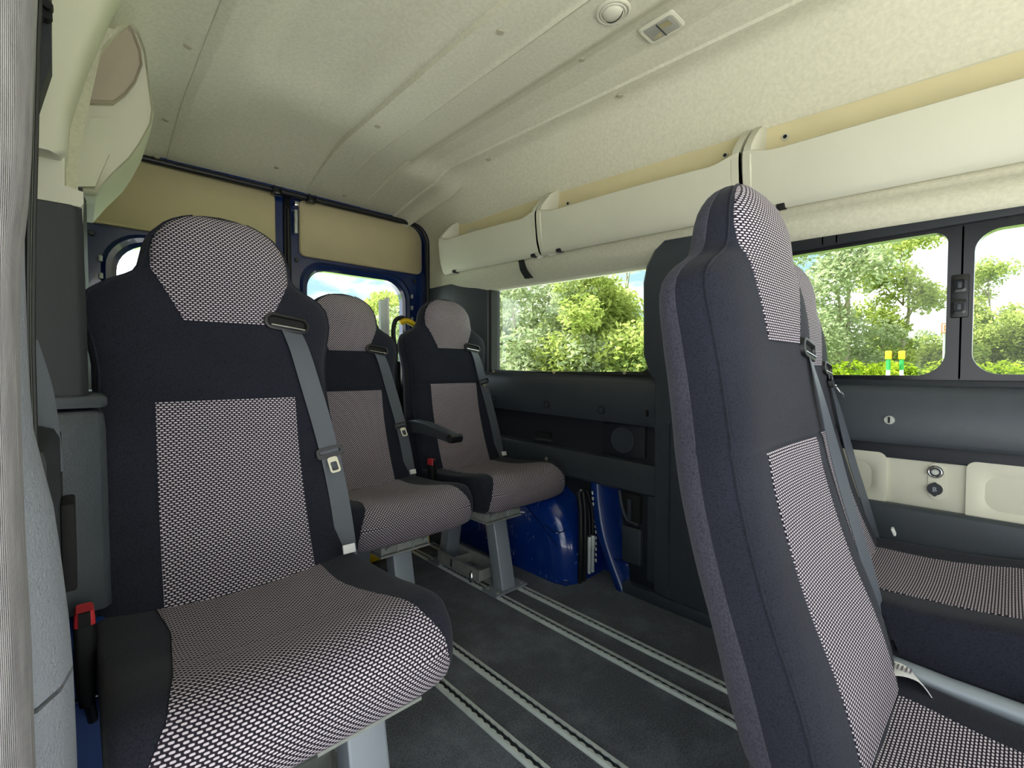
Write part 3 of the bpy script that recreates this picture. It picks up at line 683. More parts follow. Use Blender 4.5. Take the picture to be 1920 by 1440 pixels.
def make_seat(hb=1.003, it=.835, cx_=1.0, cz_=0, zbot=.30, plates=True, gx=.122, gz=1.010, ib=.40):
    SEAM[0] = it
    t = thing('passenger_seat', 'x', 'seat')
    # backrest
    zs = [.30+.02*i for i in range(31)]+[it-.012, it-.004, it+.004, it+.012, it+.02, .93, .96, .985, 1.01, 1.03, 1.05, 1.065, 1.08, 1.092, 1.105, 1.12, 1.14, 1.16, 1.18, 1.195, 1.21, 1.222, 1.232, 1.239, 1.2435, 1.246]
    zs = sorted(set(zs)); zs = ([zbot, (zbot+.30)/2] if zbot < .30 else [])+zs
    back = MB().loft([[backpt(z, 2*PI*j/64+.0001) for j in range(64)] for z in zs]).build('backrest', 'cloth', t, smooth=80)
    # knitted side-and-rear cover
    rings = []
    for z in zs:
        if z < .302 or z > 1.2445: continue
        R = []
        lo, hi = -.02*PI, -.98*PI
        for j in range(40):
            a = lo+(hi-lo)*j/39; p = backpt(z, a); nx = math.cos(a); ny = -math.sin(a)
            l = math.hypot(nx, ny); R.append((p[0]+.0035*nx/l, p[1]+.0035*ny/l, z))
        for j in range(39, -1, -1):
            a = lo+(hi-lo)*j/39; p = backpt(z, a); nx = math.cos(a); ny = -math.sin(a)
            R.append((p[0]-.002*nx, p[1]-.002*ny, z))
        rings.append(R)
    MB().loft(rings).build('back_cover', 'cloth_back', t, smooth=60)
    for sx in (-1, 1):
        P = [backpt(z, (PI*.10 if sx > 0 else PI*.90)) for z in zs if .33 < z < 1.24]
        MB().tube([(p[0]+sx*.001, p[1]-.001, p[2]) for p in P], .0022, 6).build('piping', 'cloth', t)
    # head insert
    zt = [hb+(1.238-hb)*i/34 for i in range(35)]
    def hw(z):
        if z < 1.108: return .080+(.132-.080)*(z-hb)/(1.108-hb)
        return min(.132, bw(z)*.93)
    patch([(z, -hw(z), hw(z)) for z in zt], .002, 'insert', 'head_insert', t, 30)
    patch([(z, -.137+.010*(z-.4), .137-.010*(z-.4)) for z in [ib+(it-ib)*i/44 for i in range(45)]], .002, 'insert', 'backrest_insert', t, 30)
    # cushion
    xs = [CW*math.sin(PI/2*(i/18)) for i in range(-18, 19)]
    cm = MB().loft([[cushpt(x, q) for q in CP] for x in xs]).build('seat_cushion', 'cloth', t, smooth=80); cm.scale = (cx_, 1, 1); cm.location = (0, 0, cz_); cm.rotation_euler.x = .12 if cz_ else 0
    # cushion insert: rows run along the profile from the back, over the nose, to the underside
    i0 = min(range(len(CP)), key=lambda i: abs(CP[i][0]-.03)+(1 if CP[i][1] < .43 else 0)); i1 = min(range(len(CP)), key=lambda i: abs(CP[i][0]+.375)+(1 if CP[i][1] > .39 else 0))
    seq = CP[i0:i1+1]; al = [0]
    for a, b in zip(seq, seq[1:]): al.append(al[-1]+math.hypot(b[0]-a[0], b[1]-a[1]))
    Lc = al[-1]
    tabw = [(0, .150), (.25, .140), (.58, .160), (.72, .176), (.80, .200), (.88, .212), (1, .208)]
    vs, uv, fs = [], [], []; M = 30; n = M+1
    for i, q in enumerate(seq):
        h = lerp(tabw, al[i]/Lc)
        dip = -.004*sum(math.exp(-((al[i]-c)/.007)**2) for c in (.19, .30))
        for j in range(n):
            x = -h+2*h*j/M; vs.append(cushpt(x, q, .0022+dip*.5)); uv.append((x, al[i]))
    R = len(seq)
    for i in range(R-1):
        for j in range(M): a = i*n+j; fs.append((a, a+1, a+n+1, a+n))
    bd = [j for j in range(n)]+[i*n+M for i in range(1, R)]+[(R-1)*n+j for j in range(M-1, -1, -1)]+[i*n for i in range(R-2, 0, -1)]
    o = len(vs)
    for b in bd:
        i, j = divmod(b, n); h = lerp(tabw, al[i]/Lc); vs.append(cushpt(-h+2*h*j/M, seq[i], -.006)); uv.append(uv[b])
    for i in range(len(bd)): fs.append((bd[i], bd[(i+1) % len(bd)], o+(i+1) % len(bd), o+i))
    cm = MB().add(vs, fs, uv).build('cushion_insert', 'insert', t, smooth=60); cm.scale = (cx_, 1, 1); cm.location = (0, 0, cz_); cm.rotation_euler.x = .12 if cz_ else 0
    # belt guide on the shoulder
    def gl(hx_, hz, yo):
        o_ = []
        for u, v in rrect(-hx_, hx_, -hz, hz, hz*.99, 6):
            x = gx+u*math.cos(-.14)-v*math.sin(-.14); z = gz+u*math.sin(-.14)+v*math.cos(-.14)
            o_.append((x, front_y(min(x, .22), z)+yo, z))
        return o_
    MB().loft([gl(.053, .020, .004), gl(.051, .0185, -.008), gl(.045, .0135, -.009), gl(.041, .0105, -.003)], cap=False, loop=True).build('belt_guide', 'black', t, smooth=60)
    MB().loft([gl(.044, .012, -.0022), gl(.044, .012, .002)]).build('guide_slot', 'hole', t)
    MB().tube([(gx-.036, front_y(gx, gz)-.006, gz-.004), (gx+.040, front_y(gx, gz)-.004, gz-.014)], .0028, 8).build('guide_bar', 'chrome', t)
    # side plate and recliner pivot
    for sx in ((-1, 1) if plates else ()):
        pl = [(-.06, .33), (.10, .33), (.12, .36), (.13, .46), (.10, .52), (.05, .52), (.02, .44), (-.05, .39)]
        a = .218*sx; b = .228*sx
        MB().prism(catmull_2(pl), 'x', min(a, b), max(a, b)).build('side_plate', 'steelp', t)
    if plates: MB().cyl((-.226, .03, .385), (-1, 0, 0), .018, .014, 16, .015).build('pivot_cap', 'gloss', t)
    return t
def catmull_2(pl): return [(p.x, p.y) for p in catmull([(a, b, 0) for a, b in pl], True, 3)]
def seat_frame(t, lx, drop=0):
    """steel underframe: perforated box, splayed legs, foot plates and rail lock; lx = leg centre in x"""
    fr = MB()
    for y in (-.31, -.20, .03): fr.box(lx-.09, lx+.09, y-.003, y+.003, .295, .338)
    fr.box(lx-.095, lx+.095, -.325, .05, .288, .294).box(lx-.095, lx+.095, -.325, .05, .336, .341)
    for x in (-.088, -.03, .03, .088): fr.box(lx+x-.003, lx+x+.003, -.32, .045, .295, .338)
    for x in (-.07, .07): fr.cyl((lx+x, -.326, .316), (0, -1, 0), .008, .006, 8)
    fr.build('base_frame', 'galv', t).location.z = -drop
    MB().tube([(-.235, -.30, .37), (.235, -.30, .37)], .019, 16).build('cross_tube', 'steelp', t).location.z = -drop*1.2
    for sx in ((-1, 1) if not drop else ()): MB().tube([(sx*.232, -.30, .37), (sx*.250, -.30, .37)], .021, 16).build('tube_end_cap', 'gloss', t)
    for (yb_, yt) in ((-.325, -.265), (.075, .02)):
        hw_, hd = .036, .030; R = []
        for z, y in ((.006, yb_), (.29-drop, yt)):
            R.append([(lx+u, y+v, z) for u, v in rrect(-hw_, hw_, -hd, hd, .006, 3)])
        MB().loft(R).build('leg', 'steelp', t, smooth=30)
    for yb_ in (-.325, .075):
        MB().prism([(lx-.085, yb_-.045), (lx+.085, yb_-.045), (lx+.085, yb_+.045), (lx+.04, yb_+.045), (lx-.04, yb_+.045), (lx-.085, yb_+.045)], 'z', .0092, .016).build('foot_plate', 'steelp', t)
        for sx in (-1, 1):
            for dy in (-.03, .03): MB().cyl((lx+sx*.066, yb_+dy, .016), (0, 0, 1), .007, .004, 8).build('bolt', 'galv', t)
    MB().box(lx-.03, lx+.05, -.28, .03, .0095, .014).box(lx-.075, lx-.062, -.25, .05, .03, .075).box(lx+.030, lx+.042, -.24, .05, .03, .080).box(lx-.075, lx+.042, -.06, -.05, .03, .07).box(lx-.065, lx+.035, -.225, -.217, .016, .06).build('rail_lock', 'galv', t)
    MB().tube([(lx-.075, -.20, .015), (lx-.075, -.20, .05), (lx-.075, -.20, .055)], [.010, .010, .006], 12).tube([(lx-.075, -.20, .06), (lx-.04, -.17, .068)], .004, 8).build('lock_pin', 'chrome', t)
def buckle(t, z=0):
    b = MB(); R = []
    for zz, wx, wy in ((.375, .009, .014), (.40, .012, .018), (.47, .013, .020), (.505, .0135, .021)):
        R.append([(-.245+u, -.075+v, zz) for u, v in rrect(-wx, wx, -wy, wy, .006, 3)])
    k = b.loft(R).build('belt_buckle', 'black', t, smooth=40)
    MB().loft([[(-.245+u, -.075+v, zz) for u, v in rrect(-w_, w_, -.020, .020, .005, 3)] for zz, w_ in ((.504, .0128), (.523, .0115), (.527, .0095))]).build('release_button', 'red', k, smooth=40)
    MB().box(-.252, -.238, -.100, -.0945, .506, .5275).build('tongue_slot', 'hole', k)
    MB().tube([(-.243, -.07, .38), (-.238, -.05, .33)], .007, 8).build('buckle_stalk', 'black', k)
def belt(t, zt, gx=.122, gz=1.010):
    g = Vector((gx+.006, front_y(gx+.006, gz-.01)-.006, gz-.01))
    pts = [(g.x, g.y+.004, g.z), *([(.145, front_y(.145, .95)-.010, .95), (.168, front_y(.168, .86)-.012, .86)] if gz > 1 else [(.162, front_y(.162, .86)-.012, .852)]), (.19, front_y(.19, .76)-.014, .76), (.206, front_y(.206, .66)-.014, .66), (.214, front_y(.214, .56)-.012, .56), (.217, front_y(.217, .47)-.006, .46), (.219, front_y(.219, .41)-.0, .40)]
    P = catmull(pts, n=5); n = len(P)
    Wv = []
    for i in range(n):
        k = min(1, i/12); Wv.append((1, .2-.38*k, -.12*(1-k)))
    Ww = [.044]*n
    MB().ribbon(P, Wv, Ww).build('belt_strap', 'belt', t, smooth=30)
    # tongue
    j = min(range(n), key=lambda i: abs(P[i].z-zt)); p = P[j]
    tg = MB(); wd = Vector(Wv[j]).normalized(); d = (P[min(j+1, n-1)]-P[max(j-1, 0)]).normalized(); wd = (wd-d*wd.dot(d)).normalized(); nn = d.cross(wd)
    if nn.y > 0: nn = -nn
    def fr_(u, v, w_): return p+wd*u+d*v+nn*w_
    sl_ = [(u, v) for u, v in rrect(-.031, .031, -.013, .013, .008, 3)]; si = [(u, v) for u, v in rrect(-.024, .024, -.006, .003, .003, 3)]
    tg.loft([[fr_(u, v, -.004) for u, v in sl_], [fr_(u, v, .006) for u, v in sl_], [fr_(u, v, .006) for u, v in si], [fr_(u, v, -.004) for u, v in si]], cap=False, loop=True)
    tobj = tg.build('belt_tongue', 'black', t, smooth=30)
    a = [(u, v+.034) for u, v in rrect(-.012, .012, -.022, .016, .006, 3)]; b = [(u, v+.034) for u, v in rrect(-.0075, .0075, -.010, .011, .003, 3)]
    MB().loft([[fr_(u, v, .004+v*.3) for u, v in a], [fr_(u, v, .007+v*.3) for u, v in a], [fr_(u, v, .007+v*.3) for u, v in b], [fr_(u, v, .004+v*.3) for u, v in b]], cap=False, loop=True).build('tongue_plate', 'chrome', tobj, smooth=30)
def tag_label(t, big=False):
    s_ = 1.5 if big else 1
    P = [(.196, -.020, .476), (.202, -.030, .486), (.210, -.038, .482), (.214, -.044, .468)] if not big else [(.150, .0, .345), (.160, -.03, .355), (.168, -.055, .350), (.174, -.072, .325)]
    if big: return MB().ribbon(catmull(P, n=4), (1, .6, 0), .046, .0012).build('care_label', 'white', t)
    o = MB().box(-.015, .015, -.003, .003, -.010, .010, .002).build('care_label', 'white', t); o.location = (.203, -.030, .490); o.rotation_euler = (-.35, .05, .1)
    return o

proto = make_seat()
seat_specs = [
 # x, y, leg offset, tongue height, label
 (.246, 1.06, .115, .70, 1.0, 'single black seat with speckled insert in the left foreground, red buckle at its side'),
 (.810, 1.72, .0, .68, .975, 'rear seat left of the armrest, its headrest in front of the rear door window'),
 (1.325, 1.725, -.06, .85, 1.0, 'rear right seat beside the window wall, standing above the blue wheel arch'),
 (.928, .165, -.12, .385, .995, 'large black seat in the right foreground seen from its side and back'),
 (1.388, .238, -.13, .90, .955, 'black seat by the sliding window, mostly hidden behind the large foreground seat'),
]
seats = []
proto2 = make_seat(.955, .772, .82, -.130, .20, False, .135, .945, .33)
for i, (x, y, lo, zt, sz, lab) in enumerate(seat_specs):
    t = proto if i == 0 else proto2 if i == 3 else copy_tree(proto2 if i == 4 else proto)
    if i == 4:
        for c_ in t.children:
            if c_.name.split('.')[0] in ('seat_cushion', 'cushion_insert'): c_.location.z = -.008; c_.rotation_euler.x = 0; c_.scale.x = 1
    t.location = (x, y, 0); t.scale = (1, 1, sz); t['label'] = lab; t['group'] = 'passenger seats'; seats.append((t, lo, zt))
SEAM[0] = .835
for i, (t, lo, zt) in enumerate(seats):
    seat_frame(t, lo, .115 if i == 3 else 0)
    if i < 3: belt(t, zt)
    else: belt(t, zt, .135, .945)
    if i < 3: buckle(t)
    tag_label(t, i == 3)
# print lines on the foreground seat's label
for k in range(5):
    MB().box(.155, .172, -.026-.006*k, -.0285-.006*k, .3570, .3585).build('label_print', 'ink', seats[3][0])
# armrest between the two rear seats
ar = MB()
R = []
for y, z, w_, h in ((.055, .655, .018, .030), (.02, .662, .022, .032), (-.06, .662, .024, .028), (-.16, .652, .025, .025), (-.24, .640, .025, .022), (-.262, .636, .022, .018)):
    R.append([(-.262+u, y, z+v) for u, v in rrect(-w_, w_, -h, h*.8, .012, 4)])
a_o = ar.loft(R).build('armrest', 'dark', seats[2][0], smooth=50)
MB().tube([(-.288, -.262, .636), (-.236, -.262, .636)], .017, 14).build('armrest_tip', 'gloss', a_o)
MB().cyl((-.29, .04, .655), (1, 0, 0), .028, .05, 20).build('armrest_pivot', 'dark2', a_o)
# steel grab tube at the side of the foreground seat
MB().tube([(.217, .0, .330), (.217, -.10, .325), (.217, -.62, .320)], .0185, 20).build('side_tube', 'steelp', seats[3][0])

# ================================================================== overhead bins
def make_bin(name, label, y0, y1, X, mirror=False, group='overhead bins on the window side', ztop=1.700, holes=True):
    fx = (lambda x: 2*XC-x) if mirror else (lambda x: x)
    t = thing(name, label, 'overhead bin', (fx(X), (y0+y1)/2, 1.42), group=group)
    ox, oy, oz = fx(X), (y0+y1)/2, 1.42
    n = 28; R = []
    def ring(y):
        k = (y-y0)/(y1-y0); e = min(k, 1-k)*(y1-y0)          # distance from an end
        ef = min(1, e/.09); ef = ef*ef*(3-2*ef)
        lip = 1.590 - .022*ef + .006*math.sin(PI*k)
        top = ztop; sh = taper(1.5, y)-1.5 if not mirror else 0; dz = .02*(y-1.0)
        zb = 1.400; c0 = lip-.055
        pts = [(1.628, top), (1.620, top-.002), (1.606, top-.10), (1.595, 1.535), (1.545, 1.510), (1.520, 1.525), (X+.014, lip), (X+.006, lip+.004), (X-.004, lip-.002), (X-.003, lip-.04), (X+.006, zb+.06), (X+.020, zb+.018), (X+.030, zb+.004), (X+.036, zb), (X+.036, zb+.006), (X+.055, zb+.008), (1.628, zb+.02)]
        return [(fx(x+sh)-ox, y-oy, z+dz-oz) for x, z in pts]
    ysb = [y0+(y1-y0)*(1-math.cos(PI*i/n))/2 for i in range(n+1)]
    body = MB().loft([ring(y) for y in ysb]).build('bin_body', 'creamp', t, smooth=35)
    # solid rounded end cheeks
    for ye, s_ in ((y0, 1), (y1, -1)):
        sh = taper(1.5, ye)-1.5 if not mirror else 0; dz = .02*(ye-1.0)
        ch_ = [(x_+sh, z_+dz) for x_, z_ in ((1.628, ztop), (1.60, ztop-.006), (1.565, ztop-.03), (1.535, 1.64), (X+.006, 1.605), (X-.006, 1.57), (X-.004, 1.53), (X+.006, 1.46), (X+.022, 1.412), (X+.04, 1.400), (1.628, 1.42))]
        A = [(fx(x)-ox, ye-oy, z-oz) for x, z in ch_]
        B = [(fx(x)-ox, ye+s_*.022-oy, z-oz) for x, z in ch_]
        Cc = [(fx(x+.010)-ox, ye+s_*.030-oy, z-.006-oz) for x, z in ch_]
        MB().loft([A, B, Cc]).build('end_cheek', 'creamp', t, smooth=40)
    # inner back wall
    MB().loft([[(fx(x+(taper(1.5, y)-1.5 if not mirror else 0))-ox, y-oy, z-oz+.02*(y-1)) for x, z in ((1.600, 1.53), (1.6115, ztop-.012), (1.622, ztop-.012), (1.61, 1.53))] for y in (y0+.028, (y0+y1)/2, y1-.028)]).build('back_wall', 'creamin', t)
    if holes:
        for yy in (y0+.085, y1-.085):
            xx = fx(1.606+(taper(1.5, yy)-1.5 if not mirror else 0))-ox
            s1 = MB().cyl((xx, yy-oy, 1.632-oz), (-1 if not mirror else 1, 0, 0), .010, .003, 16).build('screw_seat', 'creamp', t)
            MB().cyl((xx-(.0032 if not mirror else -.0032), yy-oy, 1.632-oz), (-1 if not mirror else 1, 0, 0), .0058, .002, 14).build('screw', 'hole', s1)
    # slot pins under the front
    for yy in (y0+.035, y1-.10):
        MB().box(min(fx(X+.02), fx(X+.05))+taper(1.5, yy)-1.5-ox, max(fx(X+.02), fx(X+.05))+taper(1.5, yy)-1.5-ox, yy-.01-oy, yy+.012-oy, 1.398-oz+.02*(yy-1), 1.412-oz+.02*(yy-1), .002).build('latch_notch', 'hole', t)
    return t
make_bin('overhead_bin', 'rearmost cream overhead bin, nearest the rear doors', 1.445, 2.14, 1.500)
make_bin('overhead_bin', 'middle cream overhead bin, second from the rear doors', .600, 1.435, 1.500)
make_bin('overhead_bin', 'front cream overhead bin at the upper right above the sliding window', -.75, .588, 1.500)
lb = thing('overhead_bin', 'cream overhead bin at the upper left above the doorway side', 'overhead bin', (0, 1.5, 1.4))
bin_out = [(0.082, 1.873), (0.119, 1.845), (0.143, 1.815), (0.157, 1.772), (0.164, 1.69), (0.171, 1.614), (0.166, 1.574), (0.14, 1.508), (0.117, 1.461), (0.078, 1.404), (0.046, 1.351), (0.001, 1.344), (0.017, 1.563), (0.05, 1.843)]
bin_rec = [(0.071, 1.843), (0.102, 1.832), (0.129, 1.808), (0.145, 1.764), (0.148, 1.726), (0.132, 1.67), (0.109, 1.626), (0.084, 1.594), (0.03, 1.576), (0.044, 1.667)]
bin_flap = [(0.021, 1.536), (0.079, 1.551), (0.074, 1.462), (0.044, 1.369), (0.009, 1.359)]
def scaled(poly, k, c): return [(c[0]+(x-c[0])*k, c[1]+(z-c[1])*k) for x, z in poly]
bin_out = [(x, min(z, 1.845)) for x, z in bin_out]; bin_rec = [(x, min(z, 1.835)) for x, z in bin_rec]
bc = (.075, 1.62); rc = (.085, 1.74)
MB().loft([[(x, y-1.5, z-1.4) for x, z in scaled(bin_out, k, bc)] for y, k in ((1.632, .93), (1.622, .97), (1.635, 1.0), (1.72, 1.005), (1.93, 1.0))]).build('bin_body', 'creamp', lb, smooth=50)
MB().loft([[(x, y-1.5, z-1.4) for x, z in scaled(bin_rec, k, rc)] for y, k in ((1.6275, 1.0), (1.617, .985), (1.619, .95), (1.628, .90))]).build('end_recess', 'recess', lb, smooth=70)
MB().loft([[(x, y-1.5, z-1.4) for x, z in bin_flap] for y in (1.63, 1.608)]).build('end_flap', 'creamp', lb, smooth=30)
# cream upper cover of the door pillar at the left with its joint
up = MB(); R = []
for y, xr in ((.62, -.028), (.72, -.012), (.80, -.005), (.86, -.006)):
    R.append(0)
LP = thing('trim_8', None, None, kind='structure')
def vloft(sec, name, m, parent, **k): return MB().loft(sec).build(name, m, parent, **k)
vloft([[(-.14, 1.00, z), (x-.012, 1.00, z), (x, 1.015, z), (x, 1.10, z), (-.14, 1.10, z)] for z, x in ((1.232, -.012), (1.245, -.004), (1.31, .0), (1.40, .022), (1.51, .055), (1.65, .10), (1.80, .14))], 'upper_pillar_cover', 'creamp', LP, smooth=60)
vloft([[(-.14, 1.04, z), (x, 1.04, z), (x, 1.20, z), (-.14, 1.20, z)] for z, x in ((1.165, .010), (1.172, .014), (1.19, .014), (1.195, -.008), (1.30, -.006))], 'lower_pillar_cover', 'creamp', LP, smooth=60)
vloft([[(-.15, 1.04, z), (x-.012, 1.04, z), (x, 1.052, z), (x, 1.35, z), (-.15, 1.35, z)] for z, x in ((.85, .014), (1.0, .014), (1.166, .012))], 'dark_pillar_cover', 'dark2', LP, smooth=60)
vloft([[(-.15, 1.03, z), (x-.008, 1.03, z), (x, 1.04, z), (x, 1.38, z), (-.15, 1.38, z)] for z, x in ((.838, .034), (.843, .037), (.853, .037), (.857, .034))], 'cover_band', 'dark', LP, smooth=60)
vloft([[(-.15, 1.032, z), (x-.010, 1.032, z), (x, 1.044, z), (x, 1.40, z), (-.15, 1.40, z)] for z, x in ((.50, .036), (.80, .034), (.826, .032), (.832, .026))], 'waist_panel', 'dark', LP, smooth=60)
vloft([[(-.10, .86, z), (x, .86, z), (x, .90, z), (-.10, .90, z)] for z, x in ((1.12, -.055), (1.22, -.035), (1.30, -.016), (1.42, -.014), (1.80, -.013))], 'black_edge_plate', 'dark2', LP)
MB().cyl((-.020, .858, 1.353), (0, -1, 0), .007, .012, 12).cyl((-.017, .85, 1.360), (0, -1, 0), .005, .012, 10).cyl((-.026, .85, 1.346), (0, -1, 0), .005, .012, 10).build('trim_stud', 'hole', LP)

# ================================================================== roof fittings
v = thing('air_vent', 'round cream roof air vent with a dished flap, upper middle of the ceiling', 'air vent', (1.104, .774, 1.889))
MB().tube([(.043*math.cos(a*PI/18), .043*math.sin(a*PI/18), -.001) for a in range(36)], .0055, 8, loop=True).build('outer_ring', 'creamp', v)
MB().cyl((0, 0, 0), (0, 0, -1), .041, .004, 36, .038).build('vent_dish', 'clip', v)
MB().tube([(.034*math.cos(a*PI/18), .034*math.sin(a*PI/18), -.004) for a in range(36)], .0035, 8, loop=True).build('inner_ring', 'creamp', v)
R = []
for i in range(8):
    k = i/7; R.append([(.030*math.cos(a*PI/16)*math.cos(k*PI/2), .030*math.sin(a*PI/16)*math.cos(k*PI/2)+.0*k, -.004-.013*math.sin(k*PI/2)) for a in range(32)])
MB().loft(R[:-1]).build('flap', 'creamp', v, smooth=50)
MB().tube([(.004+.010*math.sin(a*PI/10), .028*math.cos(a*PI/10), -.0045-.0135*math.sin(a*PI/10)) for a in range(0, 11)], .0014, 6).build('flap_gap', 'hole', v)
lz = 1.9235
l_ = thing('ceiling_lamp', 'rectangular roof lamp with clear lens in a cream surround beside the vent', 'lamp', (1.297, .737, lz))
def lr(hx_, hy_, r_, z): return [(u, v_, z) for u, v_ in rrect(-hx_, hx_, -hy_, hy_, r_, 5)]
MB().loft([lr(.044, .058, .014, 0), lr(.044, .058, .014, -.005), lr(.038, .052, .012, -.009), lr(.032, .044, .006, -.008), lr(.030, .042, .005, -.003)], cap=False, loop=False).build('lamp_surround', 'creamp', l_, smooth=30)
MB().loft([lr(.031, .043, .005, -.003), lr(.031, .043, .005, -.008), lr(.028, .039, .005, -.010)]).build('lamp_lens', 'lens', l_)
MB().prism([(-.026, -.034), (.0, -.036), (-.006, .0), (-.024, -.004)], 'z', -.0106, -.0100).prism([(.004, .004), (.024, .010), (.022, .034), (.010, .030)], 'z', -.0106, -.0100).build('lens_reflection', 'chrome', l_)  # diagonal chrome patches laid on the lens to imitate its reflections
MB().box(-.030, .030, -.0015, .0015, -.0112, -.008).build('lens_rib', 'dark2', l_)

# ================================================================== belt-strap slot under rear bin
sp_ = MB().prism([(1.60, 1.478), (1.575, 1.450), (1.566, 1.424), (1.577, 1.382), (1.610, 1.345), (1.65, 1.35), (1.65, 1.47)], 'y', 1.60, 1.635).build('belt_gap', 'hole', sl)

# ================================================================== wheelchair lift at the rear doors
lf = thing('wheelchair_lift', 'folded wheelchair lift with silver post, black strut and yellow handle behind the rear seats', 'lift', (1.28, 2.25, 0))
MB().loft([[(-.085+u, .03+w_, z+u*s2_) for u, w_ in ((-.022, -.012), (.022, -.012), (.022, .012), (-.022, .012))] for z, s2_ in ((.0, 0), (.6, 0), (1.27, .1))]).build('silver_post', 'alu', lf)
MB().box(-.071, -.061, .010, .045, .02, 1.285, .002).build('post_edge', 'white', lf)
MB().box(.005, .075, -.02, .045, .02, 1.10, .012).build('black_strut', 'gloss', lf)
MB().box(.008, .018, -.024, -.018, .05, 1.09, .002).build('strut_edge', 'galv', lf)
MB().tube(catmull([(-.035, 0, 1.02), (-.045, 0, 1.10), (-.03, 0, 1.165), (.01, -.01, 1.18), (.05, -.01, 1.15)], n=5), .012, 10).build('strut_hook', 'black', lf)
MB().tube(catmull([(-.015, -.02, 1.150), (.015, -.03, 1.163), (.055, -.035, 1.148), (.085, -.035, 1.118)], n=5), [.015]*14+[.016, .013], 14).build('yellow_handle', 'yellow', lf)
MB().tube(catmull([(-.02, -.01, 1.05), (-.03, 0, .9), (.0, 0, .7), (-.02, 0, .5)], n=5), .007, 8).build('cable', 'black', lf)
MB().box(-.40, .02, -.24, -.215, .005, .06, .004).build('yellow_toe_plate', 'yellow', lf)
MB().box(-.38, .0, -.205, .02, .0, .03, .004).build('platform_edge', 'dark2', lf)
MB().box(-.02, .09, .05, .075, .05, .95, .01).build('lift_shroud', 'dark2', lf)

# ================================================================== coiled belt left of foreground seat
lbelt = thing('stowed_belt', 'grey belt strap hanging on the left wall behind the door pillar', 'belt', (-.015, .95, .60))
MB().ribbon(catmull([(-.040, 0, .34), (-.026, .0, .27), (-.020, .0, .20), (-.018, 0, .15)], n=5), (1, .3, 0), .032, .002).build('belt_strap', 'belt', lbelt)
MB().tube([(-.02, -.012, .145), (-.012, .012, .145)], .007, 10).build('belt_anchor', 'black', lbelt)

# ================================================================== doorway pillar in the left foreground
def px_x(px, Yd):
    q = (px-960)/875; s_, c_ = math.sin(math.radians(43)), math.cos(math.radians(43))
    return Yd*(s_+c_*q)/(c_-s_*q)
DP = thing('trim_9', None, None, kind='structure')
zz = [-.4, .3, .5, .6, .68, .74, .78, .82, .86, .90, .92, .94, .96, .975, .99, 1.01, 1.03, 1.05, 1.07, 1.09, 1.12, 1.16, 1.20, 1.25, 1.3, 1.6]
seal_e = [(-.4, 36), (.5, 36), (.68, 35), (.78, 29), (.86, 28), (.92, 30), (.96, 34), (.99, 42), (1.03, 56), (1.07, 66), (1.12, 74), (1.20, 88), (1.3, 100), (1.6, 120)]
trim_e = [(-.4, 126), (.2, 126), (.51, 124), (.618, 121), (.673, 112), (.72, 103), (.761, 93), (.81, 70), (.855, 54), (.95, 50), (1.01, 50), (1.05, 52), (1.105, 64), (1.2, 80), (1.4, 100), (1.75, 120)]
sec = []
for z in zz:
    x = px_x(hermite(seal_e, z), .50)
    sec.append([(-.16, .44, z), (x-.020, .468, z), (x-.006, .485, z), (x, .505, z), (x, .54, z), (-.16, .56, z)])
MB().loft(sec).build('ribbed_door_seal', 'ribbed', DP, smooth=60)
zt_ = [-.4+.04*i for i in range(54)]
def tsec(zlo, zhi):
    o = []
    for z in [zlo]+[z for z in zt_ if zlo < z < zhi]+[zhi]:
        x = px_x(hermite(trim_e, z), .62)
        o.append([(-.16, .55, z), (x-.035, .555, z), (x-.022, .562, z), (x-.008, .585, z), (x, .62, z), (x-.002, .68, z), (-.16, .69, z)])
    return o
MB().loft(tsec(.612, 1.75)).build('upper_pillar_trim', 'greytex', DP, smooth=70)
MB().loft(tsec(-.4, .607)).build('lower_pillar_trim', 'greytex', DP, smooth=70)
for k, (dx, m) in enumerate(((.008, 'black'), (.012, 'galv'), (.016, 'black'), (.019, 'galv'))):
    P = [(px_x(lerp([(.70, 52), (.92, 53), (.98, 56), (1.06, 62), (1.14, 70), (1.25, 80), (1.35, 92), (1.75, 130)], z), .72)+dx*.45-.004, .72+.004*k, z) for z in [.76+.04*i for i in range(24)]]
    MB().tube(P, .0028 if m == 'black' else .0011, 8).build('glass_run_channel' if m == 'black' else 'channel_lip', m, DP)
struct(MB().box(-.30, -.145, .58, 2.6, -.5, 1.88, .01), 'trim_10', 'navy')
MB().box(-.144, -.02, 1.30, 2.45, .80, 1.80, .01).build('inner_side_cover', 'cream', LW)

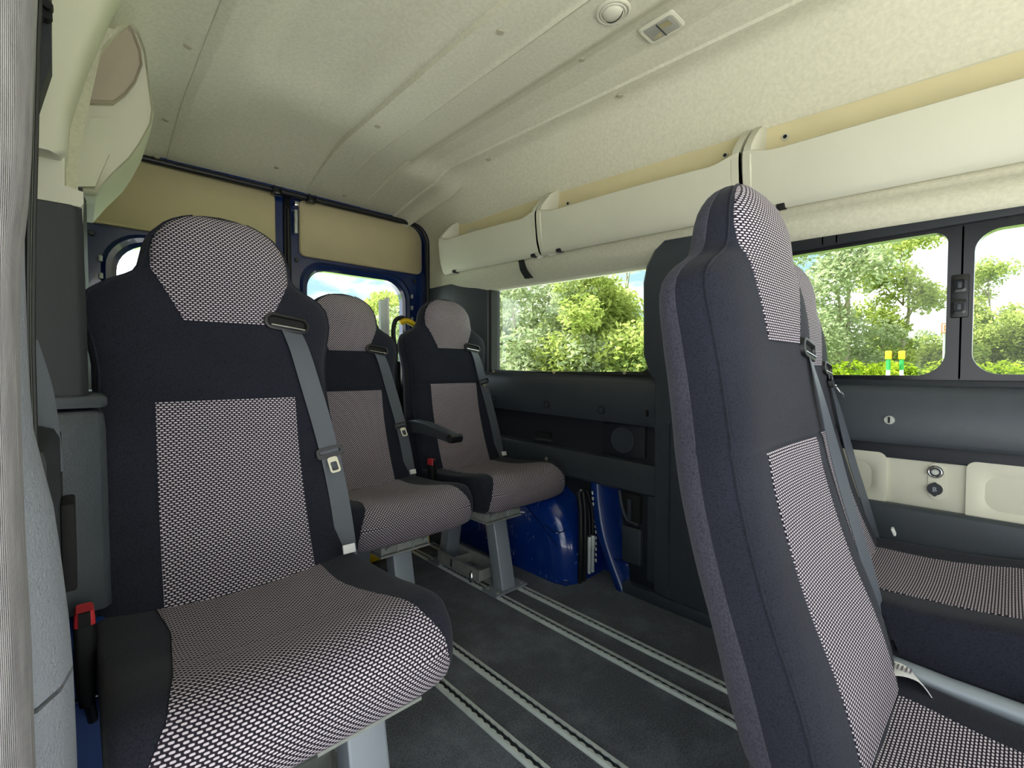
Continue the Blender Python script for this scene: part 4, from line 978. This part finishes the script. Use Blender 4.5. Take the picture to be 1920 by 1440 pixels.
# ================================================================== outdoors
gr = MB().box(-12, 60, -40, 60, -.60, -.55).build('ground', 'asphalt'); gr['kind'] = 'structure'
gv = MB().box(5.5, 60, -39, 59, -.55, -.50).box(-12, 5.4, 8.5, 59, -.55, -.50).build('verge', 'grass'); gv['kind'] = 'structure'
FW = Vector((math.sin(math.radians(43)), math.cos(math.radians(43)), 0)); RT = Vector((math.cos(math.radians(43)), -math.sin(math.radians(43)), 0))
def out_pt(px, d, z=-.5):
    p = FW*d+RT*((px-960)/875*d); return Vector((p.x, p.y, z))
def leaves(clusters, n, size, seed, flat=.6):
    rnd = random.Random(seed); mb = MB(); vs = []; fs = []
    tot = sum(c[1]**2 for c in clusters)
    for (c, r, sq) in clusters:
        m = int(n*r*r/tot)
        for _ in range(m):
            d = Vector((rnd.gauss(0, 1), rnd.gauss(0, 1), rnd.gauss(0, 1))).normalized()
            rr = r*(rnd.random()**.45); p = Vector(c)+Vector((d.x*rr, d.y*rr, d.z*rr*sq))
            a = Vector((rnd.gauss(0, 1), rnd.gauss(0, 1), rnd.gauss(0, .7))).normalized(); b = a.orthogonal().normalized()
            b = (Matrix.Rotation(rnd.random()*6.28, 3, a) @ b); s_ = size*(.6+.8*rnd.random())
            o = len(vs); vs += [p-a*s_, p+b*s_*.45, p+a*s_, p-b*s_*.45]; fs.append((o, o+1, o+2, o+3))
    mb.v = [tuple(x) for x in vs]; mb.f = fs; return mb
def leaf_build(mb, name, m, parent):
    me = bpy.data.meshes.new(name); me.from_pydata(mb.v, [], mb.f); me.materials.append(m)
    o = bpy.data.objects.new(name, me); C.objects.link(o)
    if parent: o.parent = parent
    o['kind'] = 'stuff'; return o
def tree_variant(seed, h, w, leafm, n, size, bare=.25, narrow=False):
    rnd = random.Random(seed); t = thing('tree', 'x', 'tree')
    tr = MB(); P = [(0, 0, 0), (.05*w, .03*w, h*.3), (-.04*w, .05*w, h*.6), (.02*w, 0, h*.93)]
    tr.tube(catmull(P, n=4), [.09*(1-i/14) for i in range(13)], 8)
    cl = []
    nb = 15
    for i in range(nb):
        k = bare+(1-bare)*(i/(nb-1)); a = rnd.random()*6.28; spread = w*(.5 if narrow else .5)*math.sin(PI*min(1, (k-bare*.6)/(1.05-bare*.6)))**.7
        c = (math.cos(a)*spread*rnd.uniform(.5, 1), math.sin(a)*spread*rnd.uniform(.5, 1), h*k*rnd.uniform(.93, 1.04))
        tr.tube([(0, 0, max(.1, c[2]-.35*spread-.3)), (c[0]*.5, c[1]*.5, c[2]-.15), c], [.028, .018, .008], 6)
        for q in range(3):
            e = Vector(c)+Vector((rnd.gauss(0, .22), rnd.gauss(0, .22), rnd.gauss(.1, .2)))*w*.5; tr.tube([c, tuple(e)], [.008, .004], 5)
            cl.append((tuple(e), w*rnd.uniform(.12, .20), .8))
        cl.append((c, w*rnd.uniform(.18, .28), .8))
    tr.build('trunk', 'bark', t)
    leaf_build(leaves(cl, n, size, seed), 'foliage', leafm, t); return t
def bush_variant(seed, h, w, leafm, n, size):
    rnd = random.Random(seed); t = thing('tree', 'x', 'tree'); tr = MB(); cl = []
    for i in range(22):
        a = rnd.random()*6.28; r = w*.5*rnd.random()**.5; k = rnd.random(); z = .2*h+.72*h*k*(1-.35*(r/(w*.5))**2)
        c = (r*math.cos(a), r*math.sin(a), z); cl.append((c, w*rnd.uniform(.13, .22), .85))
        tr.tube([(c[0]*.3, c[1]*.3, 0), (c[0]*.6, c[1]*.6, z*.5), c], [.04, .025, .01], 6)
    tr.build('trunk', 'bark', t); leaf_build(leaves(cl, n, size, seed), 'foliage', leafm, t); return t
V = {'y': bush_variant(3, 4.4, 4.6, LEAF[0], 26000, .075), 'g': bush_variant(5, 4.6, 4.6, LEAF[1], 24000, .070),
     'm': bush_variant(8, 3.2, 4.2, LEAF[2], 20000, .075), 't': tree_variant(11, 6.2, 3.4, LEAF[1], 11000, .065, .22), 'n': tree_variant(14, 5.4, 2.2, LEAF[0], 11000, .065, .3),
     'b': tree_variant(21, 5.6, 2.6, LEAF[1], 500, .05, .3)}
used = set()
plants = [  # key, photo px, distance, scale, label
 ('g', 985, 13, 1.00, 'pale grey-green leafy tree at the left edge of the rear side window'),
 ('y', 1115, 12.5, .93, 'bright yellow-green leafy tree filling the middle of the rear side window'),
 ('m', 1225, 11.5, .90, 'darker green bush at the right edge of the rear side window'),
 ('b', 1175, 17, 1.0, 'almost bare tree of thin twigs behind the yellow-green tree'),
 ('m', 1050, 17, 1.25, 'mid green tree standing further back behind the rear side window'),
 ('g', 890, 15, 1.05, 'pale tree beyond the rear right corner of the van'),
 ('t', 1575, 13, 1.00, 'tall pale grey-green tree at the left of the sliding window'),
 ('g', 1560, 13.5, .72, 'low grey-green thicket under the tall pale tree'),
 ('n', 1690, 14, .98, 'slim upright tree with narrow crown in the middle of the sliding window'),
 ('m', 1650, 15, .80, 'green thicket behind the slim upright tree'),
 ('g', 1755, 16, .62, 'small green tree at the right of the front sliding pane'),
 ('y', 1870, 14, .72, 'yellow-green tree seen through the second sliding pane'),
 ('n', 1850, 15, .85, 'slender tree rising above the yellow-green tree in the second pane'),
 ('m', 1960, 14, .80, 'green bush at the right end of the second sliding pane'),
 ('m', 600, 26, 1.0, 'distant treetop at the lower left of the right rear door window'),
 ('y', 735, 17, 1.0, 'green tree at the lower right of the right rear door window'),
 ('m', 655, 30, .8, 'low distant tree seen through the rear door window'),
]
for key, p_, d_, s_, lab in plants:
    t = V[key] if key not in used else copy_tree(V[key]); used.add(key)
    t.location = out_pt(p_, d_); t.scale = (s_,)*3; t.rotation_euler = (0, 0, (p_*.7) % 6.28); t['label'] = lab; t['group'] = 'trees outside the van'
# hedge
cl = []
rnd = random.Random(4)
A, B = out_pt(1440, 9.2), out_pt(2100, 9.0)
for i in range(90):
    k = i/89; p = A.lerp(B, k); cl.append(((p.x+rnd.uniform(-.3, .3), p.y+rnd.uniform(-.3, .3), rnd.uniform(.2, .82)), rnd.uniform(.28, .4), .8))
for i in range(60):
    k = i/59; p = A.lerp(B, k); cl.append(((p.x+rnd.uniform(-.3, .3), p.y+rnd.uniform(-.3, .3), -.2), rnd.uniform(.35, .45), .8))
h = leaf_build(leaves(cl, 60000, .05, 2), 'hedge', LEAFH, None); h['label'] = 'bright lime green hedge along the bottom of the sliding window'; h['category'] = 'hedge'
cl = []
A, B = out_pt(850, 11.0), out_pt(1300, 9.8)
for i in range(70):
    k = i/69; p = A.lerp(B, k); cl.append(((p.x+rnd.uniform(-.4, .4), p.y+rnd.uniform(-.4, .4), rnd.uniform(-.1, .55)), rnd.uniform(.35, .5), .8))
h = leaf_build(leaves(cl, 30000, .06, 6), 'undergrowth', LEAF[0], None); h['label'] = 'yellow-green undergrowth along the foot of the trees outside the rear side window'; h['category'] = 'undergrowth'
for p_, lab in ((1665, 'left of the two yellow-topped green and white marker posts'), (1690, 'right of the two yellow-topped green and white marker posts')):
    t = thing('marker_post', lab, 'post', out_pt(p_, 7.6, -.5), group='marker posts by the hedge')
    MB().cyl((0, 0, 0), (0, 0, 1), .028, 1.40, 14).build('white_base', 'white', t)
    MB().cyl((0, 0, 1.40), (0, 0, 1), .030, .18, 14).build('green_band', 'signgreen', t)
    MB().box(-.04, .04, -.04, .04, 1.575, 1.71, .01).build('yellow_cap', 'yellow', t)
    MB().box(-.012, .012, -.043, .043, 1.61, 1.67).build('cap_mark', 'orange', t)
sg = thing('orange_sign', 'small square orange sign marked 0 beside the window mullion outside', 'sign', out_pt(1770, 9.5, 1.75), rz=math.radians(-47))
MB().box(-.09, .09, -.01, .01, -.10, .10, .004).build('sign_board', 'white', sg)
def ringp(hx_, hz, y): return [(u, y, v_) for u, v_ in rrect(-hx_, hx_, -hz, hz, .01, 3)]
MB().loft([ringp(.09, .10, -.012), ringp(.09, .10, -.016), ringp(.07, .08, -.016), ringp(.07, .08, -.012)], cap=False, loop=True).build('sign_border', 'orange', sg)
MB().loft([ringp(.038, .055, -.012), ringp(.038, .055, -.016), ringp(.018, .032, -.016), ringp(.018, .032, -.012)], cap=False, loop=True).build('sign_character', 'orange', sg)
MB().cyl((0, .02, -2.25), (0, 0, 1), .02, 2.3, 10).build('sign_post', 'galv', sg)
